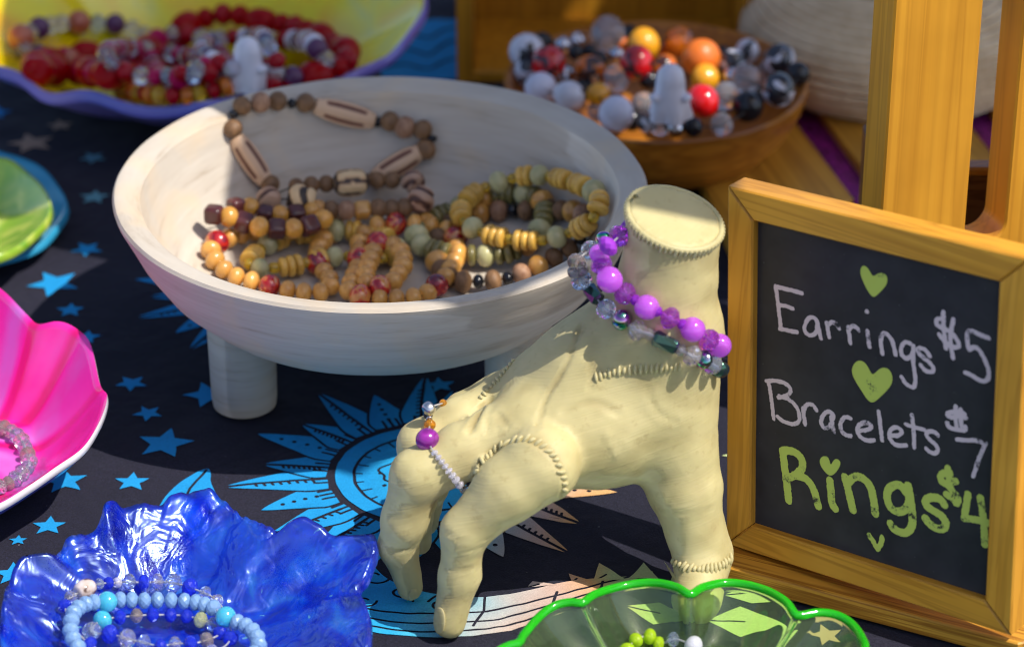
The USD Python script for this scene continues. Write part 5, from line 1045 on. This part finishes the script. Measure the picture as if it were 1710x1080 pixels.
# ------------------------------------------------------------------ slatted wooden tray with purple glitter strips, back right
p0, p1 = on_z(1335, 195), on_z(1440, 325); ty = math.atan2(p1[1] - p0[1], p1[0] - p0[0])
wood('tray_wood', (0.52, 0.24, 0.022), (0.68, 0.36, 0.045), ty, 0, 0.45, 140, 0.4, 0.2)
mat('purple_glitter', {'g': ('geometry', {}), 'n': ('white_noise_texture' if False else 'voronoi_texture', {'scale': 900.0}), 'r': ('rgb_ramp', {'ramp': [(0.2, (0.05, 0.004, 0.05)), (0.7, (0.42, 0.02, 0.42))]}), 'p': ('principled_bsdf', {'metallic': .6, 'roughness': .3})}, [('g.position', 'n.vector'), ('n.color', 'r.fac'), ('r.color', 'p.base_color')])
t = Thing('slatted_tray', 'tan wooden tray of wide slats with purple glitter strips, back right behind the post', 'tray', tuple(on_z(1450, 300)))
def flat(pts, z0, z1): return prism(T2z(pts, z1), (0, 0, 0), (1, 0, 0), (0, 1, 0), (0, 0, -1), -z1, -z0, 0.0008)
def T2z(pts, z): return [tuple(on_z(x, y, z)[:2]) for x, y in pts]
for pts in ([(1120, 200), (1296, 160), (1425, 330), (1240, 440)], [(1352, 160), (1580, 160), (1722, 335), (1478, 335)], [(1640, 160), (1900, 160), (2000, 335), (1765, 335)]):
    t.part('slat', flat(pts, .0045, .012), MATS['tray_wood'], smooth=False)
for pts in ([(1298, 160), (1350, 160), (1478, 340), (1428, 340)], [(1582, 160), (1638, 160), (1764, 340), (1724, 340)]):
    t.part('glitter_strip', flat(pts, .0045, .0065), MATS['purple_glitter'], smooth=False)
t.part('tray_base', flat([(1110, 150), (1900, 150), (2010, 345), (1230, 450)], .0006, .0043), MATS['tray_wood'], smooth=False)

# ------------------------------------------------------------------ dark wooden crate seen between the post and the frame
wood('walnut', (0.10, 0.035, 0.010), (0.22, 0.085, 0.025), 0.1, 0, 0.4, 160, 0.6, .2)
cy = -0.045; cz = on_y(1500, 292, cy)[2]; cx = on_y(1462, 300, cy)[0]
t = Thing('dark_crate', 'low dark brown wooden crate behind the chalkboard sign', 'crate', (cx, cy, 0))
t.part('front_panel', box_between(cx, cx + .16, cy, cy + .008, 0.0005, cz), MATS['walnut'], smooth=False)
t.part('side_panel', box_between(cx, cx + .008, cy + .0082, cy + .058, 0.0005, cz), MATS['walnut'], smooth=False)
t.part('rim_strip', box_between(cx - .001, cx + .161, cy - .0012, cy + .009, cz + .0002, cz + .004), MATS['acacia'], smooth=False)

# ------------------------------------------------------------------ slotted post of a display stand behind the sign
py_ = -0.115; pyaw = math.radians(20); pu = np.array([math.cos(pyaw), math.sin(pyaw), 0]); pn = np.array([-math.sin(pyaw), math.cos(pyaw), 0])
po = on_y(1483, 180, py_); pz = po[2]; po = np.array([po[0], po[1], 0.0])
wood('post_wood', (0.66, 0.29, 0.022), (0.74, 0.36, 0.035), pyaw, 2, 0.38, 110, 0.25, 0.4)
W = 0.118; sl0, sl1 = 0.0435, 0.0640
zb = on_y(1700, 404, py_ + .02)[2]; zt = on_y(1640, 60, py_ + .015)[2] + .030
slot = sg.box(sl0, zb, sl1 + .02, zt).buffer(-.009).buffer(.009, 16)
slot = slot.intersection(sg.box(0, 0, 1, 1)) 
outline = sg.box(0, 0.0006, W, 1.149).buffer(-.004).buffer(.004, 8)  # runs far out of view to carry the unseen shade cloth
t = Thing('display_stand', 'orange pine display stand with a rounded slot, standing behind the chalkboard sign', 'display stand', po)
slot = sg.box(sl0, zb, sl1, zt).buffer(-.0098).buffer(.0098, 16)
t.part('post_panel', prism(outline.difference(slot), po, pu, (0, 0, 1), pn, 0, 0.0195, 0.0009), MATS['post_wood'], smooth=25)
print('slot', zb, zt, slot.area)
# unseen cloth above the stand, out of view, shaped to shade the table back
SZ = 1.15
def sunward(P): P = np.asarray(P); return (P + SUN / SUN[2] * (SZ - P[2]))[:2]
shade = [sunward(on_z(x, y, .0965)) for x, y in ((60, -160), (110, 30), (300, 110), (392, 165), (470, 300), (560, 400), (690, 506), (800, 530), (890, 480), (985, 440))]
sa_, sb_ = sunward(on_y(1045, 345, YW)), sunward(on_y(1205, 381, YW))
mv = SUN[:2] / SUN[2] * (SZ - .62)
shade += [sa_, sb_, (sb_[0] + .012, sb_[1] + .12)] + [tuple(np.array(q) + mv) for q in ((.40, -.16), (.80, -.12), (.85, .7), (-.1, .7))]
plain('canvas', (0.75, 0.70, 0.62), 0.9)
shade = sg.Polygon(shade).buffer(0)
gaps = [[sunward(on_y(x, y, by + .085)) for x, y in ((962, -6), (1012, -6), (985, 42), (936, 48))], [sunward(on_z(x, y, .055)) for x, y in ((1035, 60), (1215, 80), (1222, 200), (1070, 200))], [sunward(on_z(x, y, .07)) for x, y in ((775, 300), (850, 330), (935, 420), (920, 452), (830, 430), (770, 380))]]  # openings in the unseen cloth, placed to let sun patches reach box and bowls
for g_ in gaps: shade = shade.difference(sg.Polygon(g_))
t.part('sunshade', prism(shade, (0, 0, 0), (1, 0, 0), (0, 1, 0), (0, 0, -1), -SZ - .003, -SZ, 0), MATS['canvas'], smooth=False)
